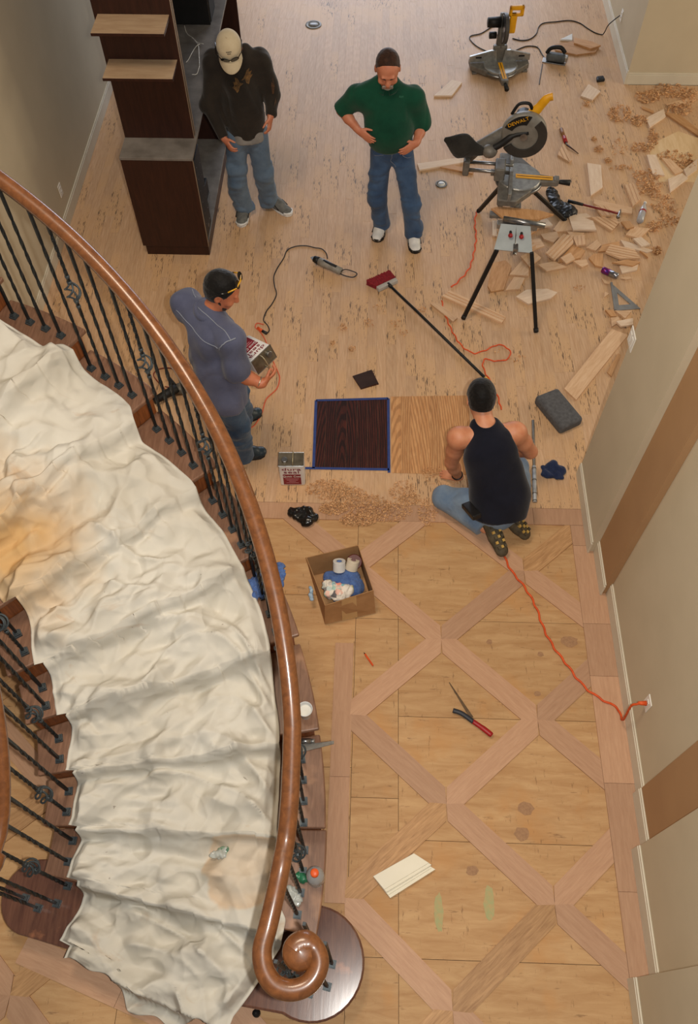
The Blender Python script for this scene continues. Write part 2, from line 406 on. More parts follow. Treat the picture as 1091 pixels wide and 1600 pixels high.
# ================================================================== staircase
SCX, SCY, SR, RISE = -3.251, .843, 2.952, .185
R_OUT, R_IN = 3.072, 1.535
SEAM = {1: -17.0, 2: -7.6, 3: 2.0, 4: 11.1, 5: 20.4, 6: 29.6, 7: 39.9, 8: 50.1, 9: 60.2, 10: 70.3, 11: 80.4, 12: 90.5, 13: 100.6}
SEAM_IN = {1: -17.0, 2: -5.5, 3: 2.6, 4: 10.8, 5: 19.3, 6: 27.2, 7: 37.5, 8: 48, 9: 58.5, 10: 69.5, 11: 80, 12: 90.5, 13: 100.6}
def pol(r, deg, z=0.0):
    a = math.radians(deg); return Vector((SCX+r*math.cos(a), SCY+r*math.sin(a), z))
def topol(P): return math.hypot(P.x-SCX, P.y-SCY), math.degrees(math.atan2(P.y-SCY, P.x-SCX))
def seam_at(k, r):
    t = (r-R_IN)/(R_OUT-R_IN); return SEAM_IN[k]+(SEAM[k]-SEAM_IN[k])*t
def nose_z(deg):
    return float(np.interp(deg, [SEAM[k] for k in sorted(SEAM)], [k*RISE for k in sorted(SEAM)]))
M_TREAD = wood('dark_tread', (140, 104, 82), (108, 76, 58), (14, 1.2, 14), 5, .38, .12, bump=.1, blot=((176, 132, 100), 3, .58))
M_RISER = wood('riser_wood', (146, 84, 44), (96, 52, 26), (14, 14, 1.2), 5, .4, .1, bump=.1)
M_RAIL = wood('rail_wood', (128, 79, 43), (97, 58, 31), (9, 9, 9), 3, .34, .04, coat=.45, bump=.03)
M_STRING = mat('stringer_paint', (178, 138, 98), (168, 126, 86), 5, .6)
M_IRON = mat('wrought_iron', (46, 50, 52), (30, 32, 33), 30, .48, .55, bump=.25, bscale=90)
M_SHOE = mat('iron_shoe', (84, 92, 96), (62, 68, 71), 30, .5, .5)
stair = empty('staircase', (0, 0, 0))
tag(stair, 'curved wooden staircase with dark treads descending around the left side', 'staircase')
def ring_sector(mb, r0, r1, f0, f1, z0, z1, n=10, g0=None, g1=None):
    """f0..f1 at r1 (outer), g0..g1 at r0 (inner)"""
    g0 = f0 if g0 is None else g0; g1 = f1 if g1 is None else g1
    pts = [pol(r1, f0+(f1-f0)*i/n) for i in range(n+1)]+[pol(r0, g1+(g0-g1)*i/n) for i in range(n+1)]
    return mb.prism([(p.x, p.y) for p in pts], z0, z1)
NT_ = 12
for k in range(2, NT_+1):
    ov = .5
    g = lambda kk, r: seam_at(kk, r)
    ring_sector(MB(), R_IN, R_OUT, SEAM[k]-ov, SEAM[k+1], k*RISE-.032, k*RISE, 10, SEAM_IN[k]-ov*1.7, SEAM_IN[k+1]).build('tread', M_TREAD, stair, bevel=.008)
for k in range(2, NT_+1):
    ring_sector(MB(), R_IN+.03, R_OUT-.03, SEAM[k], SEAM[k]+.6, (k-1)*RISE-.005, k*RISE-.03, 1, SEAM_IN[k]+.05, SEAM_IN[k]+1.0).build('riser', M_RISER, stair)
# curved stringers close the sides under the treads
def stringer(r0, r1, name, seamf):
    mb = MB()
    for k in range(1, NT_+1):
        a, b = seamf[k]+(0.6 if k > 1 else 3.0), seamf[k+1]+.6
        n = 4
        for i in range(n):
            fa, fb = a+(b-a)*i/n, a+(b-a)*(i+1)/n
            ring_sector(mb, r0, r1, fa, fb, .0, k*RISE-.031, 1)
    return mb.build(name, M_STRING, stair)
stringer(R_OUT-.05, R_OUT-.025, 'outer_stringer', SEAM)
stringer(R_IN+.025, R_IN+.05, 'inner_stringer', SEAM_IN)
# starting step with round ends
M_DISC = wood('glossy_dark_tread', (116, 78, 60), (88, 54, 42), (10, 1.2, 10), 4, .2, .04, coat=.85, bump=.03, blot=((170, 112, 78), 6, .64))
dc = Vector((-.235, .305)); dr = .283
pts = []
a0 = pol(2.95, -17.5); 
for i in range(25):
    th = math.radians(-120 + i*(230)/24); pts.append((dc.x+dr*math.cos(th), dc.y+dr*math.sin(th)))
ic = Vector((-1.80, .58)); ir = .20
for i in range(17):
    th = math.radians(75 + i*190/16); pts.append((ic.x+ir*math.cos(th), ic.y+ir*math.sin(th)))
pa = pol(2.0, -16.6); pts.append((pa.x, pa.y)); pa = pol(2.5, -16.8); pts.append((pa.x, pa.y))
MB().prism(pts, RISE-.034, RISE).build('starting_step', M_DISC, stair, bevel=.012, seg=3)
cen = Vector((sum(p[0] for p in pts)/len(pts), sum(p[1] for p in pts)/len(pts)))
def inset(p, d=.03):
    v = Vector(p); c2 = dc if v.x > -.7 else ic if v.x < -1.55 else None
    if c2: w = (v-c2); return tuple(c2+w*(1-d/max(w.length, .1)))
    return (v.x+.004, v.y+d)
MB().prism([inset(p) for p in pts], 0, RISE-.033).build('starting_riser', M_RISER, stair)

pa, pb = pol(1.62, -16.9), pol(2.98, -17.6); dv = (pb-pa).normalized(); nv = Vector((dv.y, -dv.x, 0))
for t0, t1 in ((-.12, .34), (.34, .78), (.78, 1.02)):
    A_, B_ = pa.lerp(pb, t0), pa.lerp(pb, t1); q_ = [A_+nv*.02+dv*.001, B_+nv*.02-dv*.001, B_+nv*.17-dv*.001, A_+nv*.17+dv*.001]
    piece('border_board', [(p.x, p.y) for p in q_], -.022, .001, M_DIAG, floor, math.atan2(dv.y, dv.x)-PI/2)
# hand rails: top follows the pitch, ends in a volute
def rail_mesh(name, path, half_w, label, parent):
    prof = [(-1, -.25), (-1.0, .15), (-.86, .55), (-.5, .92), (0, 1.0), (.5, .92), (.86, .55), (1.0, .15), (1, -.25), (.72, -.55), (.72, -.95), (-.72, -.95), (-.72, -.55)]
    vs = []; n = len(prof); k = len(path)
    for i, (p, w) in enumerate(path):
        t = (path[min(i+1, k-1)][0]-path[max(i-1, 0)][0]); t.z *= .9; t.normalize()
        s = t.cross(Vector((0, 0, 1))).normalized(); u = s.cross(t)
        for a, b in prof: vs.append(p + s*a*half_w*w + u*(b*half_w*.86*min(w, 1.15)))
    fs = [(i*n+j, i*n+(j+1) % n, (i+1)*n+(j+1) % n, (i+1)*n+j) for i in range(k-1) for j in range(n)]
    fs += [tuple(range(n))[::-1], tuple(range((k-1)*n, k*n))]
    o = MB().add(vs, fs).build(name, M_RAIL, parent, smooth=True)
    return o
def rail_top(deg): return nose_z(max(deg, -4.0))+1.06 - (.002*max(0, -4-deg))
railing = empty('stair_railing', pol(SR, 10, 0)); tag(railing, 'outer iron baluster railing with orange-brown wooden handrail curling into a volute', 'railing')
irail = empty('stair_railing', pol(1.65, 10, 0)); tag(irail, 'inner iron baluster railing at the lower left edge of the stair', 'railing')
stair.location = (0, 0, 0)
def rel(o, parent):                              # keep world placement under an Empty that stands elsewhere
    o.location = o.location - parent.location; return o
RR = 2.962
path = []
ang = 100.0
while ang > 5.0:
    path.append((pol(RR, ang, rail_top(ang)), 1.0)); ang -= 1.5
zv = rail_top(-10)-.012
spx = [(418, 1450), (409.5, 1483), (413, 1514), (428, 1538), (452, 1547), (477, 1541), (493, 1524), (499, 1502), (492, 1482), (478, 1474), (466, 1478), (460, 1486)]
sp0 = [path[-1][0]]+[FL(455.2, 1195, rail_top(2.3)), FL(452.5, 1253, rail_top(-.5)), FL(447, 1310, rail_top(-3.0)-.004), FL(439, 1355, zv+.035), FL(429, 1403, zv+.012)]+[FL(a, b, zv) for a, b in spx]
nlead = 6*5; sp = spline(sp0, 5)[1:]
for p in sp[:nlead-1]: path.append((p, 1.0))
sp = sp[nlead-1:]
for i, p in enumerate(sp):
    w = 1.0 + .0*(i/len(sp)) + (.9*max(0, (i/len(sp)-.72)/.28))
    path.append((p, min(w, 1.3)))
o = rel(rail_mesh('handrail', path, .040, '', railing), railing)
eye = FL(469, 1487, zv)
rel(MB().lathe([(.001, -.032), (.062, -.032), (.072, -.014), (.073, .008), (.064, .024), (.04, .035), (.001, .039)], 24, T(eye), caps=False).build('volute_eye', M_RAIL, railing, smooth=True), railing)
zi = lambda d: rail_top(d)-.13
path = []
ang = 100.0
while ang > -6.0: path.append((pol(1.65, ang, zi(ang)), 1.0)); ang -= 3
zi0 = zi(-6)-.01
c0 = pol(1.65, -8.0, zi0)
for d_, r_ in ((0, 0),): path.append((c0, 1.0))
q = [v+Vector((.05, .01, 0)) for v in (Vector((-1.64, .58, zi0)), Vector((-1.68, .50, zi0)), Vector((-1.77, .465, zi0)), Vector((-1.86, .51, zi0)), Vector((-1.88, .60, zi0)), Vector((-1.82, .66, zi0)), Vector((-1.765, .63, zi0)), Vector((-1.77, .585, zi0)))]
for p in spline(q, 4): path.append((p, 1.0))
rel(rail_mesh('handrail', path, .0345, '', irail), irail)

# balusters
def twist_bar(mb, p0, h, s=.0072, turns=7, z0=.10, n=26):
    """square bar, twisted in the middle"""
    vs = []; 
    for i in range(n+1):
        z = h*i/n; t = min(max((z-h*.18)/(h*.64), 0), 1); a = t*turns*PI/2
        for j in range(4):
            th = a+PI/4+j*PI/2; vs.append((p0[0]+s*1.414*math.cos(th), p0[1]+s*1.414*math.sin(th), p0[2]+z))
    fs = [(i*4+j, i*4+(j+1) % 4, (i+1)*4+(j+1) % 4, (i+1)*4+j) for i in range(n) for j in range(4)]
    return mb.add(vs, fs+[(3, 2, 1, 0), tuple(range(4*n, 4*n+4))])
def shoe_mb():
    return MB().box((-.021, -.021, 0), (.021, .021, .012)).box((-.016, -.016, .012), (.016, .016, .026)).box((-.012, -.012, .026), (.012, .012, .034))
def basket_mb():
    mb = MB()
    for k in range(4):
        pts = []
        for i in range(13):
            t = i/12; a = k*PI/2+t*PI*1.1; r = .006+.036*math.sin(PI*t)
            pts.append((r*math.cos(a), r*math.sin(a), -.06+.12*t))
        mb.tube(pts, .0055, 5)
    for z in (-.065, .065): mb.lathe([(.007, z-.011), (.014, z-.008), (.014, z+.008), (.007, z+.011)], 8)
    mb.lathe([(.008, -.115), (.013, -.11), (.013, -.10), (.008, -.095)], 8).lathe([(.008, .095), (.013, .10), (.013, .11), (.008, .115)], 8)
    return mb
shoe0 = None; basket0 = None
def baluster(P, h, parent, basket, bz=.52):
    """straight or twisted iron bar as a part, shoe and basket as its sub-parts"""
    global shoe0, basket0
    loc = P-parent.location
    mb = MB()
    if basket:
        twist_bar(mb, (0, 0, 0), h*bz-.055, turns=5); twist_bar(mb, (0, 0, h*bz+.055), h*(1-bz)-.055, turns=5)
    else: twist_bar(mb, (0, 0, 0), h)
    b = mb.build('baluster', M_IRON, parent); b.location = loc; b.rotation_euler = (0, 0, math.atan2(P.y-SCY, P.x-SCX))
    if shoe0 is None: s = shoe0 = shoe_mb().build('shoe', M_SHOE, b)
    else: s = shoe0.copy(); COL.objects.link(s); s.parent = b
    if basket:
        if basket0 is None: k = basket0 = basket_mb().build('basket', M_SHOE, b, smooth=True)
        else: k = basket0.copy(); COL.objects.link(k); k.parent = b
        k.location = (0, 0, h*bz)
    return b
start = {2: -6.4, 3: 2.0, 4: 11.5, 5: 21.0, 6: 30.8, 7: 40.9, 8: 51.2, 9: 61.3, 10: 71.4}
stepd = {2: 2.1, 3: 2.2, 4: 2.25, 5: 2.3, 6: 2.33, 7: 2.37, 8: 2.25, 9: 2.27, 10: 2.27}
nb = 0
for k in range(2, 11):
    for i in range(4):
        d = start[k]+stepd[k]*i; z = k*RISE
        basket = (nb % 4 == {0: 2}.get(0)) 
        baluster(pol(SR, d, z), rail_top(d)-.028-z, railing, basket, .60 if k > 5 else .5); nb += 1
# balusters of the volute stand in a ring on the starting step
for a, b in ((437, 1497), (470, 1553), (500, 1545), (512, 1520), (455, 1500), (488, 1470)):
    P = FL(a, b, RISE) if False else None
for th in (200, 262, 318, 20, 85):
    P = Vector((eye.x+.105*math.cos(math.radians(th)), eye.y+.105*math.sin(math.radians(th))-.0, RISE))
    baluster(P, zv-.028-RISE, railing, th == 200)
baluster(Vector((eye.x, eye.y, RISE)), zv-.03-RISE, railing, False)
fin = {2: (0.2, -3.6), 3: (8.0, 4.2), 4: (16.4, 12.4), 5: (24.6, 20.8), 6: (33.8, 29.7), 7: (43, 39), 8: (52, 48), 9: (62, 57), 10: (72, 67)}
nb = 1
for k, ds in fin.items():
    for d in ds[::-1]:
        z = k*RISE; baluster(pol(1.655, d, z), rail_top(d)-.158-z, irail, nb % 3 == 0, .42); nb += 1
for a, b in ((106.5, 1384.5), (89.6, 1412), (60, 1419), (40, 1403.5)):
    baluster(FL(a, b, RISE), zi0-.028-RISE, irail, a == 106.5, .55)

# ---- drop cloth lying over the treads
def stair_z(r, deg):
    if deg < seam_at(1, r): return 0.0
    z = RISE
    for k in range(2, NT_+1):
        if deg >= seam_at(k, r)-.5: z = k*RISE
    return z
def stair_hit(px, py):
    """where a sight line meets the stair"""
    z = 2.4
    for i in range(400):
        P = FL(px, py, z); r, d = topol(P)
        if d > -40 and z <= stair_z(min(max(r, R_IN), R_OUT), d)+.012: break
        z -= .006
    return r, d
inner_px = [(-40, 900), (0, 932), (30, 953), (55, 1000), (75, 1045), (84, 1075), (116, 1128), (120, 1170), (126, 1200), (124, 1235), (126, 1278), (128, 1320), (122, 1372), (106, 1462)]
outer_px = [(-30, 490), (22, 522), (70, 545), (112, 545), (140, 582), (205, 636), (222, 695), (300, 762), (322, 805), (386, 872), (392, 905), (416, 965), (426, 1015), (432, 1105), (438, 1185), (434, 1315), (436, 1380), (440, 1425), (455, 1440)]
ib = sorted((d, r) for r, d in (stair_hit(*p) for p in inner_px))
ob = sorted((d, r) for r, d in (stair_hit(*p) for p in outer_px))
NU, NV = 150, 520
D0, D1 = -20.5, 84.0
uu = np.linspace(0, 1, NU); dd = np.linspace(D0, D1, NV)
rin = np.interp(dd, [a for a, _ in ib], [b for _, b in ib]); rout = np.interp(dd, [a for a, _ in ob], [b for _, b in ob])
rin = np.clip(rin, 1.72, 2.3); rout = np.clip(rout, 2.6, 2.90)
ker = np.hanning(9); ker /= ker.sum()
rin = np.convolve(np.pad(rin, 4, 'edge'), ker, 'valid'); rout = np.convolve(np.pad(rout, 4, 'edge'), ker, 'valid')
d3 = np.stack([dd*.04, dd*0, dd*0], 1); seam_l = np.array([SEAM_IN[k]-1.0 for k in range(1, NT_+2)]); ph = np.array([np.min(np.where(d-seam_l >= 0, d-seam_l, 99)) for d in dd])
rin += .050*np.clip(ph/8.0, 0, 1.2)**1.5-.045+.016*snoise(d3, 61, 3, 1.4); rout += .014*snoise(d3, 62, 3, 1.6)
low = np.clip((-9-dd)/8, 0, 1); rin = rin+low*(.02); rout = rout-low*.16
RRm = rin[None, :]+(rout-rin)[None, :]*uu[:, None]; DDm = np.repeat(dd[None, :], NU, 0)
# wavy bottom end on the floor
endw = D0 + 1.3*np.sin(uu*9)+.6*np.sin(uu*23+1) + 1.5*(1-uu)
sh = np.clip((-8-DDm)/(-8-D0), 0, 1); DDm = DDm+(endw-D0)[:, None]*sh
Z = np.zeros_like(RRm)
for k in range(1, NT_+1):
    t = (RRm-R_IN)/(R_OUT-R_IN); s = SEAM_IN[k]+(SEAM[k]-SEAM_IN[k])*t-.9
    Z += RISE*(DDm >= s)
Z0 = Z.copy()
for sft in range(1, 5):
    Z0[:, :-sft] = np.maximum(Z0[:, :-sft], Z[:, sft:]); Z0[:, sft:] = np.maximum(Z0[:, sft:], Z[:, :-sft])
def smooth_u(A, n):
    k_ = np.hanning(n+2)[1:-1]; k_ /= k_.sum(); h = n//2
    return np.stack([np.convolve(np.pad(row, h, 'edge'), k_, 'valid') for row in A])
Z1 = smooth_u(Z0, 7)
Zb = smooth_u(Z0, 41)
mixw = .55+.35*np.sin(RRm*6.0+DDm*.13)
Z = np.maximum(Z0, np.maximum(Z1, Z1*(1-mixw)+np.maximum(Z1, Zb)*mixw))
Z = smooth_u(Z, 5)
Z = np.maximum(Z, Z0)
Xc = SCX+RRm*np.cos(np.radians(DDm)); Yc = SCY+RRm*np.sin(np.radians(DDm))
PP = np.stack([Xc.ravel(), Yc.ravel(), np.zeros(Xc.size)], 1)
warp = np.stack([snoise(PP, 11, 2, .8), snoise(PP, 12, 2, .8), np.zeros(len(PP))], 1)*.22
A_ = np.radians(DDm.ravel())*2.4; R_ = RRm.ravel()
def crease(ang, fa, fc, seed, power):
    """sharp folds along direction ang (0 = across the flight) in the unrolled cloth"""
    q = np.stack([R_, A_, np.zeros(len(R_))], 1)+warp
    al = q[:, 0]*math.cos(ang)+q[:, 1]*math.sin(ang); ac = -q[:, 0]*math.sin(ang)+q[:, 1]*math.cos(ang)
    n = snoise(np.stack([al*fa, ac*fc, np.zeros(len(al))], 1), seed, 1, 1.0)
    mk = np.clip(snoise(PP, seed+50, 1, .9)*1.4+.55, 0, 1)
    return (1-np.minimum(np.abs(n)*1.5, 1))**power*mk
def tri(ang, lam, seed, wob=.10):
    """straight sharp pleats: triangle waves, gently bent"""
    q = np.stack([R_, A_, np.zeros(len(R_))], 1)
    x = (-q[:, 0]*math.sin(ang)+q[:, 1]*math.cos(ang))/lam+wob*1.6*snoise(np.stack([R_*1.0, A_*1.0, R_*0], 1), seed, 1, .8)/lam*.35
    w = np.abs(np.mod(x, 1.0)-.5)*2
    mk = np.clip(snoise(np.stack([R_, A_, R_*0], 1), seed+70, 2, 1.3)*1.9+.40, 0, 1)
    return (1-w)**1.15*mk*lam
wr = tri(-.30, .46, 21)*.15+tri(.42, .34, 22)*.17+tri(-.62, .24, 23)*.21+tri(.12, .17, 24)*.21+tri(.85, .21, 25)*.20+tri(-.18, .095, 26)*.19+tri(-.95, .30, 27)*.17+tri(.55, .12, 28)*.18
wr = wr+crease(-.25, .5, 2.2, 28, 2.2)*.045+np.maximum(0, snoise(PP+warp, 29, 2, 1.1))*.018
wr = wr.reshape(RRm.shape)
edge = np.clip(np.minimum(uu, 1-uu)/.06, .25, 1)[:, None]
Z = Z+.008+np.maximum(wr, 0)*edge
wv = np.clip((D1-DDm)/3, 0, 1)
vs = np.stack([Xc, Yc, Z], -1).reshape(-1, 3)
idx = np.arange(NU*NV).reshape(NU, NV)
fs = np.stack([idx[:-1, :-1], idx[1:, :-1], idx[1:, 1:], idx[:-1, 1:]], -1).reshape(-1, 4)
me = bpy.data.meshes.new('drop_cloth'); me.from_pydata(vs.tolist(), [], fs.tolist()); me.update()
def cloth_mat():
    q = NT('canvas_cloth'); v = q.coord()
    n1 = q.noise(v, 1.6, 4); base = q.mix(q.ramp(n1, [(.35, (0, 0, 0)), (.7, (1, 1, 1))]), lin((207, 203, 192)), lin((196, 190, 176)))
    st = q.noise(q.coord((1, 1.6, 1)), 2.3, 5, .6, .8)
    col = q.mix(q.ramp(st, [(.63, (0, 0, 0)), (.74, (.5, .5, .5))]), base, lin((176, 138, 98)))
    sp_ = q.noise(v, 26, 2, .4); col = q.mix(q.ramp(sp_, [(.77, (0, 0, 0)), (.80, (.5, .5, .5))]), col, lin((96, 76, 60)))
    # the old yellow stain at the left edge of the sheet
    tc = q.n('ShaderNodeTexCoord'); dist = q.n('ShaderNodeVectorMath', operation='DISTANCE'); q.l(tc.outputs['Object'], dist.inputs[0])
    p = FL(5, 850, 1.35); dist.inputs[1].default_value = tuple(p)
    nn = q.noise(v, 3.5, 3); md = q.n('ShaderNodeMath', operation='MULTIPLY_ADD'); q.l(nn, md.inputs[0]); md.inputs[1].default_value = .5; q.l(dist.outputs['Value'], md.inputs[2])
    col = q.mix(q.ramp(md.outputs[0], [(.42, (.72, .72, .72)), (.85, (0, 0, 0))]), col, lin((200, 150, 66)))
    # tan spill beside the crumpled packets
    d2 = q.n('ShaderNodeVectorMath', operation='DISTANCE'); q.l(tc.outputs['Object'], d2.inputs[0]); d2.inputs[1].default_value = tuple(FL(385, 1350, .46))
    m2 = q.n('ShaderNodeMath', operation='MULTIPLY_ADD'); q.l(nn, m2.inputs[0]); m2.inputs[1].default_value = .22; q.l(d2.outputs['Value'], m2.inputs[2])
    col = q.mix(q.ramp(m2.outputs[0], [(.24, (.25, .25, .25)), (.31, (.5, .5, .5)), (.33, (0, 0, 0))]), col, lin((206, 168, 124)))
    q.base(col); q.set(Roughness=.85); q.b.inputs['Specular IOR Level'].default_value = .15
    vo = q.n('ShaderNodeTexVoronoi', feature='SMOOTH_F1'); vo.inputs['Scale'].default_value = 7; vo.inputs['Smoothness'].default_value = .25
    ws = q.n('ShaderNodeTexNoise'); ws.inputs['Scale'].default_value = 3; q.l(v, ws.inputs['Vector']); wa = q.n('ShaderNodeVectorMath', operation='MULTIPLY_ADD'); q.l(ws.outputs['Color'], wa.inputs[0]); wa.inputs[1].default_value = (.35, .35, .35); q.l(v, wa.inputs[2]); q.l(wa.outputs[0], vo.inputs['Vector'])
    q.bump(vo.outputs['Distance'], .55, .05)
    return q.m
M_CLOTH = cloth_mat()
clo = link('drop_cloth', me, M_CLOTH, smooth=True)
sol = clo.modifiers.new('thick', 'SOLIDIFY'); sol.thickness = .0025; sol.offset = 1
tag(clo, 'crumpled off-white canvas drop cloth laid over the curved stairs', 'drop cloth')
# ================================================================== people: smooth solids grown from joints
class Vox:
    def __init__(s, lo, hi, res):
        s.lo = np.array(lo, float); s.res = res
        s.n = np.ceil((np.array(hi, float)-s.lo)/res).astype(int)+1
        s.ax = [(s.lo[i]+np.arange(s.n[i])*res).astype(np.float32) for i in range(3)]
        s.f = np.full(tuple(s.n), .3, np.float32)
    def reg(s, lo, hi, m):
        sl = []
        for i in range(3):
            a = int(max(0, math.floor((lo[i]-m-s.lo[i])/s.res))); b = int(min(s.n[i], math.ceil((hi[i]+m-s.lo[i])/s.res)+1))
            if b <= a: return None
            sl.append(slice(a, b))
        X = s.ax[0][sl[0]][:, None, None]; Y = s.ax[1][sl[1]][None, :, None]; Z = s.ax[2][sl[2]][None, None, :]
        return tuple(sl), X, Y, Z
    def comb(s, sl, d, k, op):
        a = s.f[sl]
        if op == 'sub': s.f[sl] = -s._smin(-a, d, k)
        elif op == 'cut': s.f[sl] = np.maximum(a, d)
        else: s.f[sl] = s._smin(a, d, k)
    @staticmethod
    def _smin(a, b, k):
        if k <= 0: return np.minimum(a, b)
        h = np.clip(.5+.5*(b-a)/k, 0, 1); return b+(a-b)*h-k*h*(1-h)
    def cone(s, a, b, r0, r1, k=.02, op='add', flat=(0, 0), w=None, sq=1.0):
        a = np.array(a, np.float32); b = np.array(b, np.float32); R = max(r0, r1)
        g = s.reg(np.minimum(a, b)-R, np.maximum(a, b)+R, .03+k)
        if g is None: return s
        sl, X, Y, Z = g; ab = b-a; L2 = float(ab @ ab)
        px, py, pz = X-a[0], Y-a[1], Z-a[2]
        t0 = (px*ab[0]+py*ab[1]+pz*ab[2])/L2; t = np.clip(t0, 0, 1)
        qx, qy, qz = px-t*ab[0], py-t*ab[1], pz-t*ab[2]
        q2 = qx*qx+qy*qy+qz*qz
        if w is not None:
            w = np.array(w, np.float32); w = w/np.linalg.norm(w); c = qx*w[0]+qy*w[1]+qz*w[2]; q2 = q2-c*c+(c/sq)**2
        d = np.sqrt(q2)-(r0+(r1-r0)*t)
        if w is not None: d = d*(.5+.5*sq)
        L = math.sqrt(L2)
        if flat[0]: d = np.maximum(d, -t0*L)
        if flat[1]: d = np.maximum(d, (t0-1)*L)
        s.comb(sl, d, k, op); return s
    def ell(s, c, r, M=None, k=.02, op='add'):
        c = np.array(c, np.float32); r = np.array(r, np.float32); R = float(r.max())
        g = s.reg(c-R, c+R, .03+k)
        if g is None: return s
        sl, X, Y, Z = g; p = [X-c[0], Y-c[1], Z-c[2]]
        if M is not None: p = [p[0]*M[i][0]+p[1]*M[i][1]+p[2]*M[i][2] for i in range(3)]
        u = [p[i]/r[i] for i in range(3)]; k0 = np.sqrt(u[0]**2+u[1]**2+u[2]**2)
        v = [u[i]/r[i] for i in range(3)]; k1 = np.sqrt(v[0]**2+v[1]**2+v[2]**2)+1e-6
        s.comb(sl, k0*(k0-1)/k1, k, op); return s
    def plane(s, n, d):                      # keep n.p <= d
        X, Y, Z = s.ax[0][:, None, None], s.ax[1][None, :, None], s.ax[2][None, None, :]
        s.f = np.maximum(s.f, (X*n[0]+Y*n[1]+Z*n[2]-d).astype(np.float32)); return s
    def mesh(s, name, smooth=2, noise=None):
        f = s.f; f = np.pad(f, 1, constant_values=.3); lo = s.lo-s.res
        ins = f < 0; A = None
        mn = np.ones(tuple(np.array(f.shape)-1), bool); mx = np.zeros_like(mn)
        N = f.shape
        for i in (0, 1):
            for j in (0, 1):
                for k in (0, 1):
                    c = ins[i:N[0]-1+i, j:N[1]-1+j, k:N[2]-1+k]; mn &= c; mx |= c
        act = mx & ~mn; cells = np.argwhere(act); idx = np.full(act.shape, -1, np.int32); idx[act] = np.arange(len(cells))
        P = np.zeros((len(cells), 3)); cnt = np.zeros(len(cells))
        cr = [(i, j, k) for i in (0, 1) for j in (0, 1) for k in (0, 1)]
        vals = {c: f[cells[:, 0]+c[0], cells[:, 1]+c[1], cells[:, 2]+c[2]] for c in cr}
        for a in cr:
            for ax in range(3):
                if a[ax]: continue
                b = list(a); b[ax] = 1; b = tuple(b); va, vb = vals[a], vals[b]; m = (va < 0) != (vb < 0)
                t = va[m]/(va[m]-vb[m]); p = np.tile(np.array(a, float), (m.sum(), 1)); p[:, ax] += t
                P[m] += p; cnt[m] += 1
        P = (P/cnt[:, None]+cells)*s.res+lo
        Q = []
        for ax in range(3):
            b, c = (ax+1) % 3, (ax+2) % 3
            sl0 = [slice(None)]*3; sl1 = [slice(None)]*3; sl0[ax] = slice(0, -1); sl1[ax] = slice(1, None)
            e0 = ins[tuple(sl0)]; e1 = ins[tuple(sl1)]
            for sg, mm in ((0, e0 & ~e1), (1, ~e0 & e1)):
                E = np.argwhere(mm)
                if not len(E): continue
                E = E[(E[:, b] > 0) & (E[:, c] > 0)]
                def cid(db, dc):
                    q = E.copy(); q[:, b] -= db; q[:, c] -= dc; return idx[q[:, 0], q[:, 1], q[:, 2]]
                q = np.stack([cid(1, 1), cid(0, 1), cid(0, 0), cid(1, 0)], 1)
                Q.append(q if sg == 0 else q[:, ::-1])
        Q = np.concatenate(Q)
        e = np.concatenate([Q[:, [0, 1]], Q[:, [1, 2]], Q[:, [2, 3]], Q[:, [3, 0]]])
        deg = np.bincount(e[:, 0], minlength=len(P)).astype(float)
        for it in range(smooth):
            acc = np.stack([np.bincount(e[:, 0], P[e[:, 1], i], len(P)) for i in range(3)], 1)
            P = P*.4+.6*acc/np.maximum(deg, 1)[:, None]
        if noise is not None:
            n = np.cross(P[Q[:, 1]]-P[Q[:, 0]], P[Q[:, 3]]-P[Q[:, 0]]); vn = np.zeros_like(P)
            for i in range(4): np.add.at(vn, Q[:, i], n)
            vn /= np.linalg.norm(vn, axis=1)[:, None]+1e-9
            P = P+vn*noise(P)[:, None]
        me = bpy.data.meshes.new(name); me.vertices.add(len(P)); me.vertices.foreach_set('co', P.astype(np.float32).ravel())
        me.loops.add(len(Q)*4); me.loops.foreach_set('vertex_index', Q.astype(np.int32).ravel())
        me.polygons.add(len(Q)); me.polygons.foreach_set('loop_start', np.arange(0, len(Q)*4, 4, dtype=np.int32))
        me.update(calc_edges=True); me.validate(); return me
def V3(*a): return np.array(a, float)
def nrm(v): v = np.array(v, float); return v/np.linalg.norm(v)
def vox_around(pts, pad, res):
    p = np.array([list(q) for q in pts], float); return Vox(p.min(0)-pad, p.max(0)+pad, res)
def vobj(name, vox, m, parent, smooth=2, noise=None):
    me = vox.mesh(name, smooth, noise)
    co = np.empty(len(me.vertices)*3, np.float32); me.vertices.foreach_get('co', co); co = co.reshape(-1, 3)-np.array(parent_world(parent), np.float32)
    me.vertices.foreach_set('co', co.ravel()); me.update()
    return link(name, me, m, parent, smooth=True)
def parent_world(p):
    w = Vector((0, 0, 0))
    while p is not None: w = w+p.location; p = p.parent
    return w
